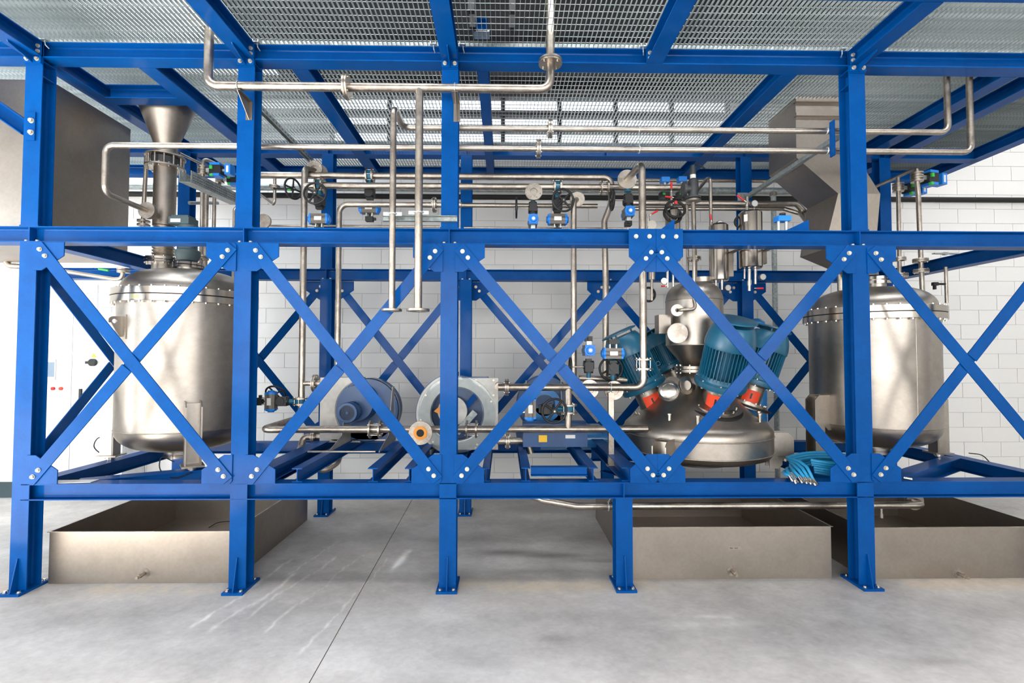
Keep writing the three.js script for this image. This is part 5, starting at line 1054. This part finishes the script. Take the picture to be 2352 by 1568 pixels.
// blue air receiver behind the right motor
{
  const x = 2.973, r = 0.115, t = thing('air_receiver', 'upright blue pressure cylinder behind the right motor', 'cylinder', [x, YL, -1.62]);
  mesh('shell', lathe([[0, YL + 0.06], [0.06, YL + 0.065], [0.10, YL + 0.1], [r, YL + 0.16], [r, 2.25], [0.10, 2.34], [0.05, 2.38], [0, 2.385]], [x, 0, -1.62], Y, 40), M.cylBlue, t);
  mesh('foot_ring', rod([x, YL, -1.62], [x, YL + 0.09, -1.62], 0.085, 0.085, 32), M.cylBlue, t);
}
// hose bundle lying on the lower beam
{
  const t = thing('hose_bundle', 'bundle of turquoise hoses with chrome ends on the lower beam', 'hoses', [2.7, YL, -0.15]);
  const c = [2.979, 0.945, -0.2], loop = (rx, rz, y, ph) => { const pts = []; for (let k = 0; k <= 40; k++) { const a = ph + k / 40 * Math.PI * 1.75; pts.push(new THREE.Vector3(c[0] + Math.cos(a) * rx, y + 0.012 * Math.sin(3 * a), -0.32 + Math.sin(a) * rz)); } return pts; };
  const ends = [[2.403, 0.908, 0], [2.432, 0.889, 0], [2.484, 0.893, 0], [2.524, 0.889, 0], [2.558, 0.885, 0], [2.596, 0.873, 0.01]];
  ends.forEach((e, i) => {
    const rx = 0.33 + i * 0.012, rz = 0.17 + (i % 3) * 0.012, y = YL + 0.03 + i * 0.021, L = loop(rx, rz, y, Math.PI * 1.0), first = L[0];
    const pts = [new THREE.Vector3(e[0] + 0.01, e[1] + 0.02, 0.0), new THREE.Vector3(e[0] - 0.01, YL + 0.06 + i * 0.012, -0.06), ...L.slice(3)];
    mesh('hose', sweep(new THREE.CatmullRomCurve3(pts).getPoints(90), 0.0145, 14), M.hose, t);
    const d = [0.25, -0.75, 0.6]; mesh('hose_end', [rod([e[0] + 0.008, e[1] + 0.022, -0.002], [e[0] + 0.014, e[1], 0.018], 0.018, 0.018, 14), rod([e[0] + 0.014, e[1], 0.018], [e[0] + 0.020, e[1] - 0.018, 0.032], 0.022, 0.022, 6)], M.chrome, t);
  });
}

// ================================================================ small actuated ball valves on thin uprights
function ballValve(label, p, dir, k = 1) {   // p on the pipe axis, actuator to the side dir (unit, horizontal)
  const t = thing('ball_valve', label, 'valve', p), d = V(dir).clone().normalize(), c = V(p), n = d.clone().cross(UP);
  const P = (a, b = 0, e = 0) => c.clone().addScaledVector(d, a * k).addScaledVector(UP, b * k).addScaledVector(n, e * k);
  const box = (l, h, w, q) => { const g = new THREE.BoxGeometry(l * k, h * k, w * k); g.applyMatrix4(new THREE.Matrix4().makeBasis(d, UP, d.clone().cross(UP))); return g.translate(q.x, q.y, q.z); };
  for (const y of [-0.045, -0.012, 0.012, 0.045]) mesh('flange', disc(P(0, y), Y, 0.062 * k, 0.018 * k, 28), M.steel, t);
  mesh('body', rod(P(0, -0.05), P(0, 0.05), 0.045 * k, 0.045 * k, 24), M.steel, t);
  mesh('yoke', box(0.07, 0.05, 0.05, P(0.085)), M.zinc, t);
  mesh('actuator', [box(0.15, 0.11, 0.11, P(0.19))], M.black, t);
  mesh('actuator_top', box(0.13, 0.03, 0.12, P(0.19, 0.07)), M.capBlue, t);
  mesh('actuator_base', box(0.10, 0.03, 0.12, P(0.20, -0.07)), M.capBlue, t);
  mesh('green_plug', box(0.035, 0.045, 0.03, P(0.15, 0.02, 0.06)), M.green, t);
  mesh('green_plug', box(0.04, 0.03, 0.03, P(0.15, -0.075, 0.05)), M.green, t);
  mesh('connector', rod(P(0.26), P(0.32), 0.02 * k, 0.02 * k, 14), M.zinc, t);
  mesh('signal_box', box(0.075, 0.13, 0.11, P(0.355)), M.capBlue, t);
  mesh('label_plate', box(0.03, 0.085, 0.002, P(0.355, 0, 0.056)), M.label, t);
}
{ // above the left tank
  const p1 = [-3.304, 3.962, -1.25], p2 = [-3.319, 3.992, -1.6];
  ballValve('small valve with green plugs left of the second column, nearer', p1, [1, 0, 0.05], 0.85);
  ballValve('small valve with green plugs left of the second column, farther', p2, [1, 0, -0.1], 0.8);
  pipe('thin upright pipe under the nearer small valve of the left tank', [[p1[0], 2.66, -1.25], [p1[0], p1[1] - 0.03, -1.25]], 0.019, { flanges: [[[p1[0], 3.002, -1.25], Y, 0.075, 4]] });
  pipe('thin upright pipe under the farther small valve of the left tank', [[p2[0] + 0.03, 2.66, -1.45], [p2[0] + 0.03, p2[1] - 0.2, -1.45], [p2[0], p2[1] - 0.05, -1.6]], 0.019, {});
  pipe('second upright pipe close beside it on the left tank', [[p2[0] - 0.06, 2.66, -1.45], [p2[0] - 0.06, p2[1] - 0.08, -1.45]], 0.024, {});
  pipe('thin bent pipe between hopper flange and the nearer small valve', [[p1[0], p1[1] + 0.03, -1.25], [p1[0], p1[1] + 0.14, -1.25], [p1[0] + 0.16, p1[1] + 0.10, -1.5]], 0.018, { bend: 0.05 });
  pipe('thin pipe from the hopper collar to the small valves', [[-3.497, 4.112, -1.15], [-3.427, 4.107, -1.45]], 0.014, {});
  pipe('thin U-shaped pipe left of the hopper collar', [[-3.774, 4.091, -1.15], [-3.808, 4.07, -1.1], [-3.828, 3.396, -1.1], [-3.826, 3.303, -1.1]], 0.02, { bend: 0.06, ends: [[[-3.822, 3.359, -1.1], Y, 0.06, 0.02], [[-3.821, 3.317, -1.1], Y, 0.06, 0.02]] });
  pipe('thin upright pipe right behind the second column', [[-3.197, 2.7, -1.7], [-3.201, 3.674, -1.7], [-3.09, 3.753, -1.7]], 0.017, { bend: 0.05 });
  // gear motor of the left tank's agitator
  const g = [-3.256, 3.086, -0.95], x = g[0], z = -0.95, yy = (p) => 1.926 + (818 - p) / 222, t = thing('gear_motor', 'grey-green gear motor on top of the left tank', 'motor', [x, yy(612), z]);
  mesh('terminal_box', [bx(0.20, 0.07, 0.16, x - 0.03, yy(512), z + 0.03), bx(0.17, 0.02, 0.13, x - 0.03, yy(502), z + 0.03)], M.gearGray, t);
  mesh('label_plate', bx(0.10, 0.035, 0.002, x - 0.06, yy(513), z + 0.112), M.label, t);
  mesh('motor_body', rod([x, yy(580), z], [x, yy(518), z], 0.085, 0.09, 32), M.gearGray, t);
  mesh('gear_case', lathe([[0.05, yy(604)], [0.09, yy(600)], [0.115, yy(588)], [0.115, yy(578)], [0.09, yy(574)]], [x, 0, z], Y, 32), M.gearGray, t);
  for (const py of [608, 615]) mesh('flange', disc([x + 0.01, yy(py), z], Y, 0.14, 0.024, 40), M.polished, t);
  mesh('nozzle', rod([x + 0.01, 2.72, z], [x + 0.01, yy(616), z], 0.10, 0.10, 32), M.tank, t);
  // cable tray running into depth
  const a = [-3.03, 3.552, -0.45], b = [-3.022, 3.603, -1.3], w = 0.11, h = 0.11, c = thing('cable_tray', 'perforated galvanized cable tray above the left tank', 'tray', a);
  const A = V(a), D = V(b).clone().sub(A), L = D.length(); D.normalize(); const sd = D.clone().cross(UP).normalize(), up2 = sd.clone().cross(D);
  mesh('bottom_sheet', prism([[0, 0], [w, 0], [w, 0.002], [0, 0.002]], A, sd, up2, D, L), M.galv, c);
  mesh('side_sheet', prism([[0, 0], [0.002, 0], [0.002, h], [0, h]], A, sd, up2, D, L), M.galv, c);
  mesh('side_sheet', prism([[w - 0.002, 0], [w, 0], [w, h], [w - 0.002, h]], A, sd, up2, D, L), M.galv, c);
  const slots = []; for (let k = 0; k < 26; k++) for (const v of [0.025, 0.05, 0.075]) { const q = A.clone().addScaledVector(D, 0.03 + k * (L - 0.06) / 25).addScaledVector(up2, v).addScaledVector(sd, w); slots.push(prism([[-0.0005, -0.004], [0.0006, -0.004], [0.0006, 0.004], [-0.0005, 0.004]], q, sd, up2, D, 0.018)); }
  stuff(mesh('slots', slots, M.ironGray, c));
  mesh('wall_arm', rod([-3.602, 3.682, -1.5], [-3.513, 3.808, -1.9], 0.02), M.galv, c);
  // slotted strut under the platform, left
  const s0 = [-2.40, 4.36, -0.22], t2 = thing('slotted_strut', 'galvanized slotted strut under the platform right of the second column', 'strut', s0);
  mesh('channel', [bx(0.045, 0.003, 1.75, -2.40, 4.385, -1.08), bx(0.003, 0.05, 1.75, -2.422, 4.36, -1.08), bx(0.003, 0.05, 1.75, -2.378, 4.36, -1.08)], M.galv, t2);
  const sl = []; for (let k = 0; k < 24; k++) sl.push(bx(0.001, 0.014, 0.03, -2.3762, 4.36, -0.26 - k * 0.07)); stuff(mesh('slots', sl, M.ironGray, t2));
}
{ // right side
  const st = thing('slotted_strut', 'grey strut from the right column back to the rear column', 'strut', [2.97, 3.88, -1]);
  const a = [3.006, 3.911, -0.2], b = [3.032, 3.927, -1.9], A = V(a), D = V(b).clone().sub(A), L = D.length(); D.normalize(); const sd = D.clone().cross(UP).normalize(), u2 = sd.clone().cross(D);
  mesh('channel', prism([[-0.022, -0.022], [0.022, -0.022], [0.022, 0.022], [-0.022, 0.022]], A, sd, u2, D, L), M.galv, st);
  mesh('plate', bx(0.13, 0.14, 0.008, 3.001, 3.926, -1.952), M.galv, st);
  const p1 = [4.545, 3.909, -1.15], p2 = [4.537, 3.879, -1.4];
  ballValve('small valve with green plugs above the right tank, nearer and higher', p1, [1, 0, -0.25], 0.95);
  ballValve('small valve with green plugs above the right tank, farther and lower', p2, [1, 0, -0.2], 0.9);
  const x1 = 4.556, x2 = 4.527;
  pipe('thin kinked upright pipe above the right tank', [[x1 + 0.02, 2.55, -1.15], [x1, 3.556, -1.15], [x1 + 0.0, 3.643, -1.15], [p1[0] + 0.01, 3.715, -1.15], [p1[0], p1[1] - 0.04, -1.15]], 0.024, { bend: 0.06, flanges: [[[x1 + 0.005, 2.988, -1.15], Y, 0.072, 4], [[x1 + 0.01, 2.873, -1.15], Y, 0.072, 4]] });
  pipe('thin upright pipe next to the right column above the right tank', [[x2, 2.6, -1.4], [p2[0], p2[1] - 0.04, -1.4]], 0.022, { flanges: [[[x2, 3.052, -1.4], Y, 0.068, 4], [[x2, 2.867, -1.4], Y, 0.085, 6]] });
  pipe('thin pipe sloping back from the higher right valve behind the column', [[p1[0], p1[1] + 0.04, -1.15], [p1[0], 4.011, -1.15], [4.641, 4.058, -1.9]], 0.02, { bend: 0.05, branches: [{ pts: [[p2[0], p2[1] + 0.04, -1.4], [p2[0], p2[1] + 0.12, -1.4]], r: 0.017 }] });
  const x3 = 4.658, s = pipe('thin sensor pipe at the right of the right tank', [[x3, 2.5, -0.95], [x3, YM - HB, -0.95]], 0.016, {});
  mesh('transmitter', [rod([x3, 2.7, -0.95], [x3 - 0.10, 2.7, -0.95], 0.012), bx(0.05, 0.035, 0.035, x3 - 0.12, 2.7, -0.95), bx(0.02, 0.04, 0.025, x3 - 0.125, 2.672 - 0.01, -0.95)], M.black, s);
  mesh('clamp', [bx(0.26, 0.01, 0.04, x3, 3.023, -0.95), bx(0.04, 0.03, 0.04, x3, 3.023, -0.95)], M.zinc, s);
  const tf = thing('tank_nozzle', 'polished flanged nozzle on the right tank behind the column', 'nozzle', [3.948, 2.714, -1]);
  for (const [py, r] of [[640, 0.13], [650, 0.13]]) mesh('flange', disc([3.948, 2.737, -1].map((v, i) => i === 1 ? v + (645 - py) / 220 : v), Y, r, 0.03, 40), M.polished, tf);
  mesh('neck', rod([3.948, 2.6, -1.0], [3.948, 2.76, -1.0], 0.09, 0.09, 32), M.tank, tf);
  const lf = [3.702, 2.695, -1.2]; single('tank_pipe', [rod([lf[0], 2.6, -1.2], [lf[0], YM - HB - 0.02, -1.2], 0.03), disc([lf[0], 2.83, -1.2], Y, 0.06, 0.02)], M.steel, 'short stainless pipe on the right tank left of the column', 'pipe', [lf[0], 2.6, -1.2]);
}
// left edge bits: branch pipe with green lever, flanged elbow
{
  const t = pipe('thin pipe with green lever at the left of the left tank', [[-4.853, 2.862, -1.2], [-4.194, 2.757, -1.2], [-4.111, 2.762, -1.2], [-4.1, 2.846, -1.2]], 0.02, { bend: 0.05, ends: [[[-4.095, 2.837, -1.2], Y, 0.06, 0.018], [[-4.095, 2.865, -1.2], Y, 0.06, 0.018]] });
  mesh('green_lever', rod([-4.318, 2.86, -1.15], [-4.213, 2.842, -1.15], 0.012), M.green, t);
  pipe('flanged pipe elbow at the far left edge', [[-5.341, 3.01, -1.2], [-5.337, 2.898, -1.2], [-5.13, 2.889, -1.2]], 0.028, { bend: 0.06, ends: [[[-5.354, 3.001, -1.2], Y, 0.07, 0.02], [[-5.355, 3.034, -1.2], Y, 0.07, 0.02]] });
}
// ================================================================ control cabinet at the left
{
  const zc = -2.72, x0 = -6.95, x1 = -5.2, xm = -5.915, h0 = 0.22, h1 = 2.53, d = 0.40, t = thing('control_cabinet', 'white electrical control cabinet at the far left', 'cabinet', [-6.07, 0, zc - d / 2]);
  mesh('body', bx(x1 - x0, h1 - h0, d, (x0 + x1) / 2, (h0 + h1) / 2, zc - d / 2 - 0.012), M.white, t);
  mesh('plinth', bx(x1 - x0 - 0.02, h0, d - 0.04, (x0 + x1) / 2, h0 / 2, zc - d / 2 - 0.02), M.gearGray, t);
  const dl = mesh('door', bx(xm - x0 - 0.008, h1 - h0 - 0.02, 0.02, (x0 + xm) / 2, (h0 + h1) / 2, zc), M.white, t), dr = mesh('door', bx(x1 - xm - 0.008, h1 - h0 - 0.02, 0.02, (x1 + xm) / 2, (h0 + h1) / 2, zc), M.white, t);
  const q = [-6.182, 1.749, -2.7]; mesh('screen_frame', bx(0.12, 0.28, 0.02, q[0], q[1], zc + 0.02), M.label, dl); mesh('screen', bx(0.09, 0.20, 0.004, q[0], q[1], zc + 0.032), mat({ color: 0x7f93a6, roughness: 0.2 }), dl);
  for (const [p, m] of [[[-6.151, 1.488, -2.7], M.red], [[-6.045, 1.488, -2.7], M.orange]]) mesh('push_button', disc([p[0], p[1], zc + 0.022], Z, 0.022, 0.025, 20), m, dl);
  const s = [-5.621, 1.845, -2.7]; mesh('main_switch', [disc([s[0], s[1], zc + 0.03], Z, 0.05, 0.04, 24), bx(0.13, 0.035, 0.03, s[0], s[1], zc + 0.06)], M.black, dr);
  mesh('warning_sign', plateXY([[s[0] - 0.035, s[1] + 0.07], [s[0] + 0.035, s[1] + 0.07], [s[0], s[1] + 0.13]], zc + 0.0101, 0.002, 0), M.yellow, dr);
  const hd = [-5.779, 1.399, -2.7]; mesh('handle', bx(0.03, 0.17, 0.025, hd[0], hd[1], zc + 0.022), M.black, dr);
  const v = [-5.316, 2.323, -2.7]; mesh('vent', [0, 1, 2, 3].map((k) => bx(0.2, 0.012, 0.008, v[0] + 0.06, v[1] - 0.04 + k * 0.025, zc + 0.013)), M.fanPlate, dr);
  mesh('lifting_eye', torus([-6.894, 2.567, -2.85], Z, 0.03, 0.008, 20), M.zinc, t);
  const post = [-5.761, 2.716, -2.9]; single('cable_post', [bx(0.035, 0.42, 0.035, post[0], h1 + 0.2, -2.9)], M.white, 'thin white post standing on the control cabinet', 'post', [post[0], h1, -2.9]);
}
// loose things
{
  const a = [-3.668, 0.897, -0.07]; single('paper_sheet', [bx(0.34, 0.004, 0.10, a[0] + 0.06, YL + 0.004, -0.07, 0, 0.1, 0)], M.label, 'white sheet lying on the lower beam by the leftmost column', 'sheet', [a[0], YL, -0.07]);
  const cable = (label, pts) => { const b = pts[0]; single('cable', sweep(new THREE.CatmullRomCurve3(pts.map(V)).getPoints(50), 0.005, 8), M.rubber, label, 'cable', b); };
  cable('thin black cable looping at the left foot of the left tank', [[-3.952, 0.948, -0.95], [-4.07, 0.94, -0.95], [-4.154, 1.014, -0.95], [-4.118, 1.098, -0.95], [-4.009, 1.106, -0.95]]);
  cable('thin black cable looping under the left tank', [[-2.891, 0.853, -0.5], [-3.016, 0.813, -0.45], [-3.144, 0.893, -0.45], [-3.165, 0.993, -0.5], [-3.085, 0.943, -0.55]]);
  cable('thin black cable lying in the left drip tray', [[-3.272, 0.03, -1.444], [-3.268, 0.03, -1.603], [-3.184, 0.03, -1.647], [-2.993, 0.03, -1.644], [-2.846, 0.03, -1.75]]);
  cable('thin black cable by the right foot of the right tank', [[4.897, 0.921, -1], [4.987, 0.908, -0.95], [5.005, 0.86, -0.9], [5.025, 0.782, -0.85], [4.987, 0.729, -0.85]]);
  const n = [3.421, 0.893, -0.05]; single('loose_fitting', [rod([n[0], YL + 0.02, -0.05], [n[0] + 0.05, YL + 0.014, -0.02], 0.012)], M.chrome, 'small chrome fitting on the lower beam right of the right column', 'fitting', [n[0], YL, -0.05]);
}

renderer.render(scene, camera);
